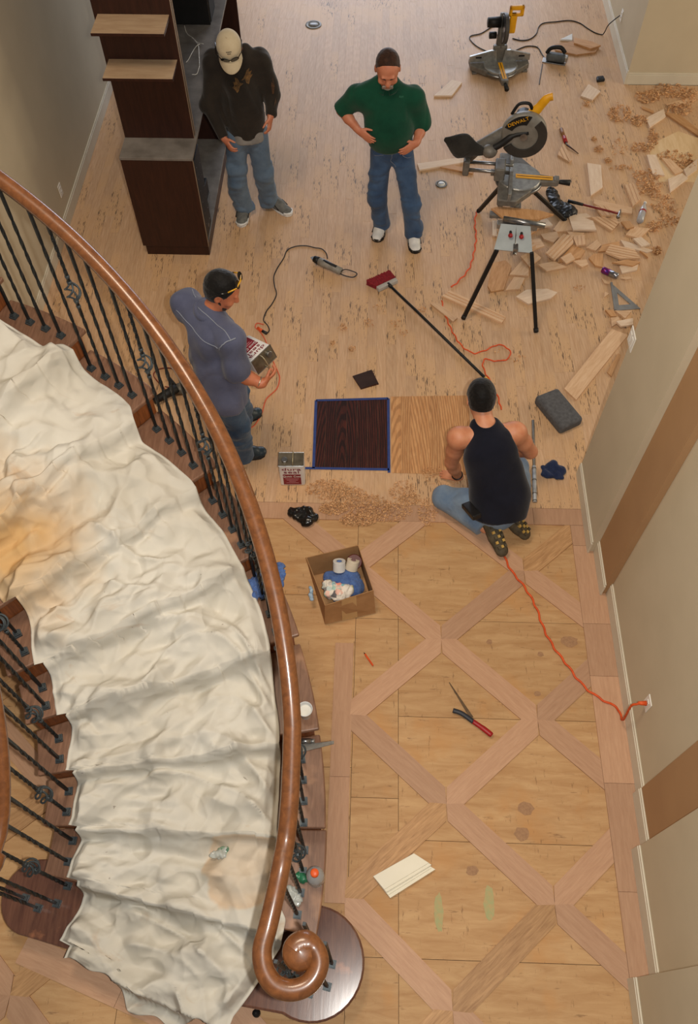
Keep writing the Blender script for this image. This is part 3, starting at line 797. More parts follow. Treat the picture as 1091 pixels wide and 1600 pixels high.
def hand(vx, w, d, n, thumb, curl=.5, sc=1.0, spread=.02, palm_bend=0.0):
    """five fingers: w wrist, d along the hand, n out of the palm, thumb=+1/-1 side"""
    w = np.array(w, float); d = nrm(d); n = np.array(n, float); n = nrm(n-d*(n @ d)); s = np.cross(d, n)*thumb
    vx.cone(w-d*.02, w+d*.03*sc, .027*sc, .030*sc, .015, w=n, sq=.72)
    vx.cone(w+d*.028*sc, w+d*.082*sc, .040*sc, .041*sc, .014, w=n, sq=.36)
    ln = [.070, .080, .074, .058]; of = [.030, .010, -.011, -.030]
    for i in range(4):
        b = w+d*(.086-abs(i-1.2)*.004)*sc+s*of[i]*sc; ang = -.1
        for j, fr in enumerate((.46, .30, .24)):
            ang += curl*(.5 if j == 0 else 1.0)
            dv = nrm(d*math.cos(ang)+n*math.sin(ang)+s*of[i]*spread*30*(1-.3*j))
            e = b+dv*ln[i]*fr*sc; vx.cone(b, e, (.0098-.0009*j)*sc, (.0092-.0010*j)*sc, .003); b = e
    b = w+d*.022*sc+s*.024*sc
    dv = nrm(d*.62+s*.62+n*.35); e = b+dv*.038*sc; vx.cone(b, e, .0145*sc, .0115*sc, .010)
    dv = nrm(d*.85+s*.30+n*.45*(.4+curl)); e2 = e+dv*.030*sc; vx.cone(e, e2, .0112*sc, .0098*sc, .003)
    vx.cone(e2, e2+dv*.022*sc, .0098*sc, .008*sc, .003)
def head(vx, c, f, u, sc=1.0):
    """c skull centre, f where the face looks, u crown"""
    c = np.array(c, float); f = nrm(f); u = np.array(u, float); u = nrm(u-f*(u @ f)); r = np.cross(f, u)
    M = np.array([r, f, u])
    P = lambda x, y, z: c+(r*x+f*y+u*z)*sc
    vx.ell(P(0, -.008, .022), np.array((.077, .096, .092))*sc, M, .01)
    vx.ell(P(0, .022, -.035), np.array((.062, .070, .085))*sc, M, .03)
    vx.ell(P(0, .052, -.095), np.array((.034, .030, .026))*sc, M, .025)
    for sg in (-1, 1):
        vx.ell(P(sg*.032, .088, -.004), np.array((.017, .014, .011))*sc, M, .010, 'sub')
        vx.ell(P(sg*.032, .074, -.006), np.array((.0135, .0125, .0125))*sc, M, .003)
        vx.ell(P(sg*.040, .066, -.036), np.array((.024, .020, .02))*sc, M, .02)
        vx.ell(P(sg*.078, -.006, -.012), np.array((.010, .019, .032))*sc, M, .006)
        vx.ell(P(sg*.086, .0, -.008), np.array((.006, .010, .016))*sc, M, .005, 'sub')
    vx.cone(P(0, .086, .004), P(0, .103, -.034), .008*sc, .0135*sc, .010)
    vx.cone(P(-.011, .098, -.036), P(.011, .098, -.036), .008*sc, .008*sc, .006)
    vx.cone(P(-.035, .086, .018), P(.035, .086, .018), .009*sc, .009*sc, .014)
    vx.cone(P(-.020, .084, -.066), P(.020, .084, -.066), .006*sc, .006*sc, .006)
    vx.cone(P(-.017, .080, -.078), P(.017, .080, -.078), .007*sc, .007*sc, .005)
    vx.cone(P(-.024, .094, -.0715), P(.024, .094, -.0715), .0022*sc, .0022*sc, .003, 'sub')
    return P, M
def hair_obj(P, M, m, parent, fringe=.045, nape=-.055, name='hair', grow=.006, sc=1.0, thick=None):
    """close cropped cap of hair over crown, back and temples"""
    c = P(0, 0, 0); v = vox_around([c], .17, .0055)
    g = grow
    v.ell(P(0, -.008, .022), (np.array((.077, .096, .092))+g)*sc, M, .0)
    v.ell(P(0, -.028, -.02), (np.array((.066, .062, .07))+g)*sc, M, .02)
    r, f, u = M
    # face opening: cut in front of a slanted plane, below the nape, keep sideburns
    n = nrm(f*1.0-u*.55); v.plane(n, float(n @ P(0, fringe, .05)))
    n = nrm(-u*1.0+f*.25); v.plane(n, float(n @ P(0, -.05, nape)))
    for sg in (-1, 1): v.ell(P(sg*.082, .004, -.02), np.array((.02, .024, .036))*sc, M, .004, 'sub')
    return vobj(name, v, m, parent, 1, lambda p: .0014*snoise(p, 5, 2, 22))
def skin_mat(name, c):
    q = NT(name); v = q.coord(); a = lin(c)
    q.base(q.mix(q.ramp(q.noise(v, 22, 4), [(.35, (0, 0, 0)), (.7, (1, 1, 1))]), a, (a[0]*.9, a[1]*.78, a[2]*.74)))
    q.set(Roughness=.5, Subsurface_Weight=.08); q.b.inputs['Subsurface Radius'].default_value = (.01, .004, .002)
    q.bump(q.noise(v, 140, 3), .08, .004); return q.m
def fabric(name, c1, c2, scale=5, bump=.25, bs=9, rough=.9, weave=420):
    q = NT(name); v = q.coord()
    q.base(q.mix(q.ramp(q.noise(v, scale, 5, .6), [(.32, (0, 0, 0)), (.7, (1, 1, 1))]), lin(c1), lin(c2)))
    q.set(Roughness=rough, Sheen_Weight=.15); q.b.inputs['Specular IOR Level'].default_value = .12
    n1 = q.noise(v, bs, 4, .55, .6); n2 = q.noise(v, weave, 1)
    mm = q.n('ShaderNodeMath', operation='MULTIPLY_ADD'); q.l(n2, mm.inputs[0]); mm.inputs[1].default_value = .04; q.l(n1, mm.inputs[2])
    q.bump(mm.outputs[0], bump, .03); return q.m
M_SKIN_A = skin_mat('skin_ruddy', (196, 128, 98)); M_SKIN_B = skin_mat('skin_tan', (188, 116, 82)); M_SKIN_C = skin_mat('skin_light_tan', (206, 142, 106))
M_DENIM = fabric('blue_denim', (74, 100, 134), (48, 68, 98), 4, .35, 9)
M_DENIM2 = fabric('faded_denim', (104, 122, 140), (70, 90, 114), 4, .4, 8)
M_DENIM3 = fabric('dark_denim', (70, 90, 112), (38, 52, 72), 4, .4, 8)
M_DENIM4 = fabric('pale_denim', (128, 146, 164), (88, 110, 138), 4, .4, 8)
M_GREEN = fabric('green_knit', (22, 76, 56), (14, 56, 42), 4, .2, 6)
M_HOOD = fabric('dark_brown_fleece', (50, 44, 38), (34, 30, 27), 4, .3, 7)
M_GREYKNIT = fabric('grey_knit', (150, 148, 144), (120, 118, 116), 6, .3, 10)
M_SLATE = fabric('slate_blue_shirt', (92, 96, 118), (70, 74, 96), 3, .3, 6)
M_NAVY = fabric('navy_jersey', (26, 28, 40), (18, 19, 29), 4, .15, 5)
M_SEAMT = mat('pale_stitching', (136, 142, 156), None, 30, .9)
M_HAIR_BR = fabric('dark_brown_hair', (66, 42, 30), (38, 24, 18), 30, .2, 60, .6)
M_HAIR_BK = fabric('black_hair', (22, 19, 18), (12, 11, 11), 40, .2, 60, .55)
M_GREYHAIR = fabric('grey_beard', (176, 166, 156), (120, 104, 94), 60, .5, 80, .8)
M_CAPC = fabric('tan_cotton', (206, 192, 164), (188, 172, 142), 6, .15, 14)
M_LENS = mat('dark_lens', (16, 15, 15), None, 10, .12, coat=.5)
M_SHOEW = mat('white_leather', (222, 222, 220), (200, 200, 198), 12, .5)
M_SHOEK = mat('black_rubber', (24, 24, 26), (16, 16, 17), 20, .6)
M_SHOEG = mat('grey_suede', (116, 116, 112), (84, 86, 84), 22, .85, bump=.2)
M_CLOG = mat('dark_teal_leather', (44, 58, 66), (28, 38, 44), 14, .42)
M_BOOT = mat('olive_boot_leather', (92, 82, 62), (60, 54, 42), 26, .75, bump=.3)
M_GOLD = mat('boot_tread_dust', (196, 160, 84), None, 30, .7)
M_LEATHER = mat('brown_leather', (70, 42, 26), None, 20, .5)

def folds(amp, seed, sc, stretch=(1, 1, .6)):
    st = np.array(stretch)
    return lambda p: amp*(1.6*np.maximum(0, snoise(p*st, seed, 2, sc))-.35)
def jeans(J, parent, m, rad, waist, name='jeans', ring=None):
    """rad = hip, thigh, knee, cuff radii"""
    pts = [J[k] for k in ('hipl', 'hipr', 'knl', 'knr', 'anl', 'anr')]+[waist]
    v = vox_around(pts, .22, .0095); h, t, kn, cf = rad
    fw = J['fwd']
    v.cone(J['pelvis'], waist, h, h*.98, .03, flat=(0, 1), w=fw, sq=.74)
    for s in 'lr':
        hp = J['hip'+s]; kn_ = J['kn'+s]; an = J['an'+s]
        v.cone(hp, kn_, t, kn, .03); v.cone(kn_, an, kn, cf, .03, flat=(0, 1))
        mid = V3(*kn_)*.25+V3(*an)*.75; v.cone(mid, an, cf*.9, cf*1.06, .02, flat=(0, 1))
    return vobj(name, v, m, parent, 2, folds(.013, 31, 3.2, (1, 1, 1.6)))
def shoe(parent, heel, toe, kind, w=.060, h=.085, name='shoe'):
    """heel and toe on the floor"""
    heel = V3(*heel); toe = V3(*toe); d = nrm((toe-heel)*V3(1, 1, 0)); s = V3(d[1], -d[0], 0); L = float(np.linalg.norm((toe-heel)[:2])); up = V3(0, 0, 1)
    P = lambda a, b, c: heel+d*a*L+s*b+up*c
    up_m = {'white': M_SHOEW, 'grey': M_SHOEG, 'clog': M_CLOG, 'boot': M_BOOT}[kind]
    v = vox_around([heel, toe, P(.3, 0, .14)], .09, .0065)
    v.cone(P(.16, 0, .045), P(.52, 0, .045), w*.82, w*.92, .02); v.cone(P(.5, 0, .04), P(.84, 0, .030), w*.95, w*.86, .025, w=up, sq=.72)
    v.cone(P(.18, 0, .06), P(.25, 0, h+.02), w*.8, w*.85, .02, flat=(0, 1)); v.cone(P(.30, 0, h), P(.62, 0, .055), w*.62, w*.55, .025)
    v.plane((0, 0, -1), -(heel[2]+.018))
    sh = vobj(name, v, up_m, parent, 2)
    ol = [(-.02, -.6), (-.02, .6), (.1, .86), (.3, .82), (.6, 1.0), (.8, 1.0), (.95, .7), (1.01, .2), (1.01, -.2), (.95, -.7), (.8, -1.0), (.6, -1.0), (.3, -.82), (.1, -.86)]
    base = parent_world(sh)
    pts = [P(a, b*w, 0)-V3(*base) for a, b in ol]
    z0 = heel[2]-base[2]
    so = MB().prism([(p[0], p[1]) for p in pts], z0+.001, z0+.024).build('sole', {'white': M_SHOEK, 'grey': M_SHOEW, 'clog': M_SHOEK, 'boot': M_GOLD}[kind], sh, bevel=.006, seg=2)
    if kind in ('white', 'grey'):
        lm = M_SHOEK
        for a in (.42, .5, .58, .66):
            q = [P(a, -w*.62, .078-.10*(a-.42)), P(a+.01, 0, .112-.13*(a-.42)), P(a, w*.62, .078-.10*(a-.42))]
            MB().tube([tuple(x-V3(*base)) for x in spline(q, 4)] if False else [Vector(x-V3(*base)) for x in q], .0045, 6).build('lace', lm, sh, smooth=True)
        q = [P(.86, b*w, .030) for b in (-.85, 0, .85)]; q[1] = P(1.0, 0, .032)
        MB().tube([x-Vector(base) for x in spline([Vector(x) for x in q], 4)], .013, 8).build('toe_guard', M_SHOEK if kind == 'white' else M_SHOEW, sh, smooth=True)
        for b in (-1, 1): MB().tube([Vector(P(.35, b*w*.92, .04)-V3(*base)), Vector(P(.5, b*w*.9, .07)-V3(*base)), Vector(P(.68, b*w*1.0, .04)-V3(*base))], .006, 6).build('side_stripe', M_SHOEK, sh, smooth=True)
    return sh
from mathutils.bvhtree import BVHTree
def TV(o): return Vector(tuple(o))
def surf(o):
    me = o.data; return BVHTree.FromPolygons([tuple(v.co) for v in me.vertices], [tuple(p.vertices) for p in me.polygons])
def drape(o, bvh, pts, r, name, m, up=None, n=6, seg=5, off=.001):
    """thin line following the surface of a garment; pts in the world"""
    w = parent_world(o); out = []
    for p in spline(pts, n):
        hit = bvh.find_nearest(p-w)
        out.append(hit[0]+hit[1]*off)
    return MB().tube(out, r, seg).build(name, m, o, smooth=True)
def patch(o, bvh, polys, origin, ax, ay, d, name, m, off=.003):
    """print: polygons (u,v) laid on the garment by casting along d"""
    w = parent_world(o); mb = MB()
    for poly in polys:
        vs = []
        for a, b in poly:
            q = Vector(origin)+Vector(ax)*a+Vector(ay)*b-w; h = bvh.ray_cast(q-Vector(d)*.4, Vector(d), .9)
            vs.append((h[0]-Vector(d)*off) if h[0] is not None else q)
        mb.add(vs, [tuple(range(len(vs)))])
    return mb.build(name, m, o)

# ---------------------------------------------------------------- man in the green shirt
def person_root(loc, label): return tag(empty('person', loc), label, 'person')
def build_green():
    e = person_root(FL(617, 368), 'man in dark green polo and blue jeans standing with hands on hips'); 
    J = dict(pelvis=V3(.145, 6.45, .93), hipl=V3(.055, 6.45, .86), hipr=V3(.245, 6.43, .86), knl=V3(*PY(591, 312, 6.41)), knr=V3(*PY(642, 320, 6.33)), anl=V3(*FL(597, 351, .07)), anr=V3(*FL(646, 366, .07)), fwd=V3(0, -1, 0))
    sl, sr = V3(*PY(556, 146, 6.47)), V3(*PY(650, 150, 6.47)); el, er = V3(*PY(534, 172, 6.50)), V3(*PY(660, 196, 6.50)); wl, wr = V3(*PY(561, 204, 6.34)), V3(*PY(650, 224, 6.34))
    nk = V3(.085, 6.46, 1.47); hc = V3(*PY(606, 106, 6.37)); ch = V3(.085, 6.46, 1.27)
    v = vox_around([sl, sr, el, er, hc, J['anl'], J['anr']], .2, .0055)
    v.cone(J['pelvis'], ch, .13, .15, .03, w=(0, 1, 0), sq=.7); v.cone(sl, sr, .05, .05, .04); v.cone(nk-V3(0, -.01, .02), hc-V3(0, .0, .04), .06, .058, .03)
    for a, b, c in ((sl, el, wl), (sr, er, wr)):
        v.cone(a, b, .055, .044, .02); v.cone(b, b*.6+c*.4, .044, .043, .02); v.cone(b*.6+c*.4, c, .043, .030, .02)
    for s in 'lr': v.cone(J['hip'+s], J['kn'+s], .07, .05, .02); v.cone(J['kn'+s], J['an'+s], .05, .035, .02)
    P, M = head(v, hc, (.03, -.90, -.40), (.0, -.40, .90), 1.2)
    hand(v, wl, V3(*PY(583, 222, 6.27))-wl, (.55, .8, .0), 1, .22)
    hand(v, wr, V3(*PY(627, 240, 6.27))-wr, (-.55, .8, .0), -1, .25)
    body = vobj('body', v, M_SKIN_A, e)
    hair_obj(P, M, M_HAIR_BR, e, .032, -.06, sc=1.2, grow=.003)
    g = vox_around([P(0, 0, 0)], .16, .005)
    g.ell(P(0, .062, -.100), (.036, .030, .028), M, .01); g.cone(P(-.026, .092, -.057), P(.026, .092, -.057), .008, .008, .008); g.cone(P(-.03, .09, -.06), P(-.03, .07, -.10), .008, .011, .008); g.cone(P(.03, .09, -.06), P(.03, .07, -.10), .008, .011, .008)
    vobj('goatee', g, M_GREYHAIR, e, 1)
    for sg in (-1, 1):
        b = vox_around([P(0, 0, 0)], .15, .005); b.cone(P(sg*.016, .0985, .016), P(sg*.046, .088, .017), .0055, .004, .0); vobj('eyebrow', b, M_HAIR_BR, e, 1)
    # polo
    t = vox_around([sl, sr, el, er, J['pelvis']], .24, .0095)
    wst = V3(.135, 6.43, .97)
    t.cone(ch+V3(0, 0, -.02), V3(.12, 6.41, 1.07), .185, .200, .05, w=(0, 1, 0), sq=.78); t.cone(V3(.12, 6.41, 1.10), wst, .196, .178, .04, flat=(0, 1), w=(0, 1, 0), sq=.80)
    t.cone(sl+V3(.03, 0, -.03), sr+V3(-.03, 0, -.03), .085, .085, .06); t.cone(ch+V3(0, 0, .05), nk-V3(0, 0, .03), .15, .095, .06, w=(0, 1, 0), sq=.75)
    for a, b in ((sl, el), (sr, er)):
        q = a+(b-a)*1.04; t.cone(nk-V3(0, 0, .045), a-V3(0, 0, .008), .070, .066, .05); t.cone(a-V3(0, 0, .015), q, .074, .082, .05, flat=(0, 1))
    sh = vobj('polo_shirt', t, M_GREEN, e, 2, folds(.014, 41, 3.0))
    col = MB(); ring = [nk+V3(.094*math.sin(a), -.085*math.cos(a)-.01, -.012-.030*math.cos(a)) for a in np.linspace(.22, 2*PI-.22, 22)]
    MB().tube([Vector(p)-e.location for p in ring], .017, 8, squash=1.0).build('collar', M_GREEN, e, smooth=True)
    jn = jeans(J, e, M_DENIM, (.168, .098, .082, .080), V3(.140, 6.44, .955))
    # belt, buckle, fly
    bp = []
    for a in np.linspace(0, 2*PI, 40, endpoint=False): bp.append(Vector((.139+.172*math.sin(a), 6.438-.135*math.cos(a), .962))-e.location)
    MB().tube(bp, .018, 6, squash=.9, closed=True).build('belt', M_LEATHER, e, smooth=True)
    b = surf(jn); drape(jn, b, [Vector((.15, 6.25, .93)), Vector((.15, 6.25, .85)), Vector((.15, 6.28, .78))], .0022, 'fly_seam', M_SEAMT)
    for sx in (-1, 1): drape(jn, b, [Vector((.15+sx*.09, 6.27, .935)), Vector((.15+sx*.115, 6.28, .89)), Vector((.15+sx*.165, 6.36, .87))], .0022, 'pocket_seam', M_SEAMT)
    b = surf(sh); patch(sh, b, [[(-.018, -.008), (.0, -.012), (.02, -.004), (.018, .008), (0, .006), (-.016, .010)]], PY(627, 151, 6.2), (1, 0, 0), (0, 0, 1), (0, 1, 0), 'chest_logo', fabric('faint_stitching', (44, 98, 78), (34, 84, 66)))
    shoe(e, FL(598, 351), FL(588, 379), 'white'); shoe(e, FL(643, 366), FL(650, 397), 'white')
    return e
build_green()

# ---------------------------------------------------------------- man in cap and dark hoodie
def build_cap():
    e = person_root(FL(405, 330), 'man in tan cap, dark brown hoodie and faded jeans standing by the bookcase')
    J = dict(pelvis=V3(-1.14, 6.70, .93), hipl=V3(-1.23, 6.69, .85), hipr=V3(-1.05, 6.72, .85), knl=V3(*PY(371, 283, 6.62)), knr=V3(*PY(411, 272, 6.70)), anl=V3(*FL(382, 324, .07)), anr=V3(*FL(421, 313, .07)), fwd=V3(.1, -1, 0))
    sl, sr = V3(*PY(333, 100, 6.72)), V3(*PY(404, 95, 6.76)); el, er = V3(*PY(328, 166, 6.66)), V3(*PY(426, 148, 6.74)); wl, wr = V3(*PY(350, 216, 6.52)), V3(*PY(423, 181, 6.58))
    nk = V3(-1.165, 6.73, 1.50); hc = V3(*PY(359, 76, 6.62)); ch = V3(-1.16, 6.72, 1.28)
    v = vox_around([sl, sr, el, er, hc, J['anl'], J['anr']], .2, .0055)
    v.cone(J['pelvis'], ch, .13, .15, .03, w=(0, 1, 0), sq=.7); v.cone(sl, sr, .05, .05, .04); v.cone(nk-V3(0, -.01, .02), hc-V3(0, 0, .04), .06, .058, .03)
    for a, b, c in ((sl, el, wl), (sr, er, wr)): v.cone(a, b, .055, .044, .02); v.cone(b, c, .044, .030, .02)
    for s in 'lr': v.cone(J['hip'+s], J['kn'+s], .07, .05, .02); v.cone(J['kn'+s], J['an'+s], .05, .035, .02)
    P, M = head(v, hc, (.12, -.82, -.54), (.0, -.54, .82), 1.16)
    hand(v, wl, V3(*PY(361, 233, 6.46))-wl, (.85, .3, -.2), 1, .55)
    hand(v, wr, V3(*PY(421, 203, 6.54))-wr, (-.9, .2, -.1), -1, .5)
    vobj('body', v, M_SKIN_A, e)
    # hoodie
    t = vox_around([sl, sr, el, er, wl, wr, J['pelvis']], .24, .0095)
    hem = V3(-1.135, 6.70, .855)
    t.cone(ch+V3(0, 0, -.02), V3(-1.145, 6.70, 1.02), .178, .182, .05, w=(0, 1, 0), sq=.76); t.cone(V3(-1.145, 6.70, 1.02), hem, .182, .168, .04, flat=(0, 1), w=(0, 1, 0), sq=.8)
    t.cone(sl+V3(.02, 0, -.02), sr+V3(-.02, 0, -.02), .088, .088, .06); t.cone(ch+V3(0, 0, .05), nk-V3(0, 0, .02), .15, .095, .06, w=(0, 1, 0), sq=.75)
    for a in (sl, sr): t.cone(nk-V3(0, 0, .03), a, .075, .075, .06)
    for a, b, c in ((sl, el, wl), (sr, er, wr)):
        t.cone(a, b, .086, .070, .05); t.cone(b, c, .070, .050, .03, flat=(0, 1))
    # hood bunched behind the neck
    t.cone(nk+V3(-.09, .03, .02), nk+V3(.09, .03, .02), .055, .055, .03); t.cone(nk+V3(-.10, -.03, .0), nk+V3(-.09, .04, .05), .04, .05, .03); t.cone(nk+V3(.10, -.03, .0), nk+V3(.09, .04, .05), .04, .05, .03)
    sh = vobj('hoodie', t, M_HOOD, e, 2, folds(.016, 51, 3.2))
    g = vox_around([hem], .24, .0095); g.cone(hem+V3(0, 0, .09), hem+V3(.0, 0, -.05), .155, .166, .0, flat=(1, 1), w=(0, 1, 0), sq=.81); vobj('tee_shirt_hem', g, M_GREYKNIT, e, 2, folds(.004, 52, 4))
    bv = surf(sh)
    MC = fabric('camo_print', (120, 88, 52), (62, 52, 40), 45, .1, 20)
    wing = [(.0, 0), (.03, .025), (.05, .07), (.075, .085), (.07, .045), (.095, .05), (.08, .015), (.10, .0), (.075, -.03), (.06, -.075), (.04, -.05), (.03, -.01)]
    patch(sh, bv, [[(a-.008, b*.72+.012) for a, b in wing], [(-a+.008, b*.66-.012) for a, b in wing][::-1]], PY(377, 139, 6.5), (.92, .15, 0.22), (0, 0, 1), (0, 1, 0), 'chest_print', MC)
    MP = fabric('dark_camo_sleeve', (92, 62, 40), (44, 38, 32), 60, .1, 20)
    patch(sh, bv, [[(0, 0), (.012, .06), (.0, .13), (-.016, .08), (-.012, .0)], [(.012, -.03), (.024, -.09), (.010, -.14), (.002, -.07)]], er+V3(.02, 0, .05), (1, 0, 0), (0, 0, 1), (0, 1, 0), 'sleeve_print', MP)
    jeans(J, e, M_DENIM2, (.150, .105, .088, .088), V3(-1.138, 6.70, .90))
    shoe(e, FL(384, 322), FL(377, 356), 'grey'); shoe(e, FL(417, 313), FL(455, 338), 'grey')
    # cap with brim and sunglasses resting on it
    c = vox_around([P(0, 0, .03)], .17, .005)
    c.ell(P(0, -.006, .030), (.101, .121, .112), M, .0)
    r, f, u = M; n = nrm(-u+f*.12); c.plane(n, float(n @ P(0, 0, .018)))
    cap = vobj('cap', c, M_CAPC, e, 2)
    br = []; bm = MB(); w = parent_world(cap)
    N = 16; rows_ = []
    for i in range(N+1):
        a = -1.15+2.3*i/N
        p0 = P(.086*math.sin(a), .100*math.cos(a)-.004, .028); p1 = P(.088*math.sin(a)*1.02, .098*math.cos(a)+.078*math.cos(a*1.2)**.6 if math.cos(a*1.2) > 0 else .098*math.cos(a), .018-.02*math.cos(a)+.0-.02*abs(math.sin(a))**2)
        rows_ += [Vector(p0)-w, Vector(p1)-w]
    vs = rows_+[q+Vector(-u)*.004 for q in rows_]; n2 = len(rows_)
    fs = []
    for i in range(N): fs += [(2*i, 2*i+1, 2*i+3, 2*i+2), (n2+2*i+2, n2+2*i+3, n2+2*i+1, n2+2*i), (2*i+1, n2+2*i+1, n2+2*i+3, 2*i+3)]
    fs += [(0, n2, n2+1, 1), (2*N+1, n2+2*N+1, n2+2*N, 2*N)]
    bm.add(vs, fs).build('brim', M_CAPC, cap, smooth=True)
    MB().ball(Vector(P(0, -.006, .128))-w, .007, 8, k=5).build('button', M_CAPC, cap, smooth=True)
    bvc = surf(cap)
    MX = fabric('cap_embroidery', (70, 60, 56), (50, 44, 40), 30)
    rr = Vector(r); uu_ = Vector(nrm(u*.7-f*.6)); o0 = Vector(P(0, .085, .085))
    let = []
    for li, (wd, y0) in enumerate(((.044, .010), (.030, -.004))):
        k = 7 if li == 0 else 5
        for i in range(k):
            x0 = -wd/2+wd*i/k; let.append([(x0, y0), (x0+wd/k*.7, y0), (x0+wd/k*.7, y0+.008), (x0, y0+.008)])
    patch(cap, bvc, let, o0, rr, uu_, Vector(nrm(-f*.8-u*.45)), 'embroidery', MX, .002)
    sg = empty('sunglasses', Vector((0, 0, 0))); sg.parent = e; sg.location = (0, 0, 0)
    for s in (-1, 1):
        L = MB(); pts = [Vector(P(s*(.034+.030*math.cos(a)), .108-.018*(.034+.030*math.cos(a))/.06, .045+.019*math.sin(a)))-e.location for a in np.linspace(0, 2*PI, 14, endpoint=False)]
        pts2 = [p+Vector(f)*.006 for p in pts]; k = len(pts)
        L.add(pts+pts2, [tuple(range(k))[::-1], tuple(range(k, 2*k))]+[(i, (i+1) % k, k+(i+1) % k, k+i) for i in range(k)]).build('lens', M_LENS, sg, smooth=False)
        MB().tube([Vector(P(s*.062, .088, .048))-e.location, Vector(P(s*.088, .05, .050))-e.location, Vector(P(s*.092, -.03, .04))-e.location], .004, 6).build('temple', M_LENS, sg, smooth=True)
    MB().tube([Vector(P(-.008, .106, .048))-e.location, Vector(P(.008, .106, .048))-e.location], .004, 6).build('bridge', M_LENS, sg)
    return e
build_cap()

# ---------------------------------------------------------------- man in the slate shirt holding a can
def build_slate():
    e = person_root(FL(394, 690), 'man in slate blue shirt holding a metal can, seen over the stair handrail')
    fw = nrm((.80, .60, 0))
    J = dict(pelvis=V3(-1.04, 3.80, .92), hipl=V3(-1.09, 3.88, .85), hipr=V3(-1.0, 3.72, .85), knl=V3(-1.0, 4.03, .47), knr=V3(-.95, 3.72, .47), anl=V3(*FL(378, 656, .07)), anr=V3(*FL(379, 712, .07)), fwd=fw)
    sl, sr = V3(*FL(288, 472, 1.44)), V3(*FL(362, 528, 1.43)); el, er = V3(-1.02, 4.00, 1.10), V3(*FL(372, 584, 1.12)); wl, wr = V3(*FL(388, 566, 1.0)), V3(*FL(410, 599, 1.06))
    nk = V3(*FL(326, 487, 1.47)); hc = V3(*FL(347, 452, 1.63)); ch = (sl+sr)/2*.5+V3(-1.05, 3.82, 1.10)*.5
    v = vox_around([sl, sr, el, er, hc, wl, wr, J['anl'], J['anr']], .2, .0055)
    v.cone(J['pelvis'], ch, .12, .14, .03, w=fw, sq=.7); v.cone(sl, sr, .05, .05, .04); v.cone(nk-V3(.01, 0, .03), hc-V3(.005, 0, .04), .064, .060, .03)
    for a, b, c in ((sl, el, wl), (sr, er, wr)): v.cone(a, b, .058, .048, .02); v.cone(b, b*.6+c*.4, .048, .047, .02); v.cone(b*.6+c*.4, c, .047, .033, .02)
    for s in 'lr': v.cone(J['hip'+s], J['kn'+s], .07, .05, .02); v.cone(J['kn'+s], J['an'+s], .05, .035, .02)
    P, M = head(v, hc, (.90, -.10, -.42), (.40, .0, .90), 1.10)
    hand(v, wr, V3(.55, .55, .15), (-.2, .75, .55), 1, .62)
    hand(v, wl, V3(.8, -.1, .05), (.1, -.2, .9), -1, .4)
    vobj('body', v, M_SKIN_B, e)
    hair_obj(P, M, M_HAIR_BK, e, .055, -.07, grow=.009, sc=1.10)
    # stubble along the jaw
    g = vox_around([P(0, 0, 0)], .16, .005)
    g.ell(P(0, .050, -.100), (.037, .034, .024), M, .01); g.cone(P(-.058, .012, -.045), P(-.035, .05, -.095), .014, .02, .01); g.cone(P(.058, .012, -.045), P(.035, .05, -.095), .014, .02, .01)
    vobj('beard', g, fabric('dark_stubble', (58, 38, 30), (36, 24, 20), 60, .3, 80), e, 1)
    # shirt
    t = vox_around([sl, sr, el, er, J['pelvis']], .24, .0095)
    hem = V3(*FL(350, 634, .76)); hem = V3(-1.02, 3.735, .76)
    bel = V3(-1.02, 3.80, 1.06)
    t.cone(ch, bel, .18, .205, .05, w=fw, sq=.80); t.cone(bel, hem, .205, .20, .04, flat=(0, 1), w=fw, sq=.84)
    t.cone(sl+(sr-sl)*.10-V3(0, 0, .04), sr-(sr-sl)*.10-V3(0, 0, .04), .098, .098, .06); t.cone(ch, nk-V3(0, 0, .03), .15, .10, .06, w=fw, sq=.75)
    for a, b in ((sl, el), (sr, er)): t.cone(nk-V3(0, 0, .05), a-V3(0, 0, .01), .078, .076, .06); t.cone(a-V3(0, 0, .015), a+(b-a)*.95, .084, .086, .05, flat=(0, 1))
    sh = vobj('shirt', t, M_SLATE, e, 2, folds(.015, 61, 3.0))
    bv = surf(sh)
    # pale seams of the yoke and sleeve
    S = lambda a, b, z: FL(a, b, z)
    drape(sh, bv, [S(312, 482, 1.5), S(335, 503, 1.52), S(352, 518, 1.5), S(360, 532, 1.5)], .0032, 'yoke_seam', M_SEAMT)
    drape(sh, bv, [S(370, 528, 1.5), S(352, 536, 1.5), S(340, 546, 1.45), S(330, 562, 1.38)], .0045, 'sleeve_seam', M_SEAMT)
    drape(sh, bv, [S(277, 484, 1.45), S(292, 508, 1.45), S(316, 532, 1.42), S(334, 550, 1.4)], .003, 'back_seam', M_SEAMT)
    drape(sh, bv, [S(300, 452, 1.5), S(306, 462, 1.52)], .003, 'shoulder_seam', M_SEAMT)
    ring = [nk+V3(.085*math.sin(a)*.9, .085*math.cos(a), .012+.03*math.sin(a)*-.4) for a in np.linspace(0.0, 2*PI, 24)]
    MB().tube([Vector(p)-e.location for p in ring], .020, 8, squash=1.5).build('collar', M_SLATE, e, smooth=True)
    ring = [nk+V3(.068*math.sin(a)*.95, .068*math.cos(a), .030) for a in np.linspace(.6, 3.6, 14)]
    MB().tube([Vector(p)-e.location for p in ring], .010, 6).build('undershirt_collar', M_GREYKNIT, e, smooth=True)
    jeans(J, e, M_DENIM3, (.172, .112, .09, .088), V3(-1.03, 3.78, .93))
    q = M_SHOEW
    shoe(e, FL(372, 716), FL(415, 708), 'clog', .055); shoe(e, FL(372, 662), FL(408, 645), 'clog', .052)
    # sunglasses pushed up on the hair
    sg = empty('sunglasses', (0, 0, 0)); sg.parent = e
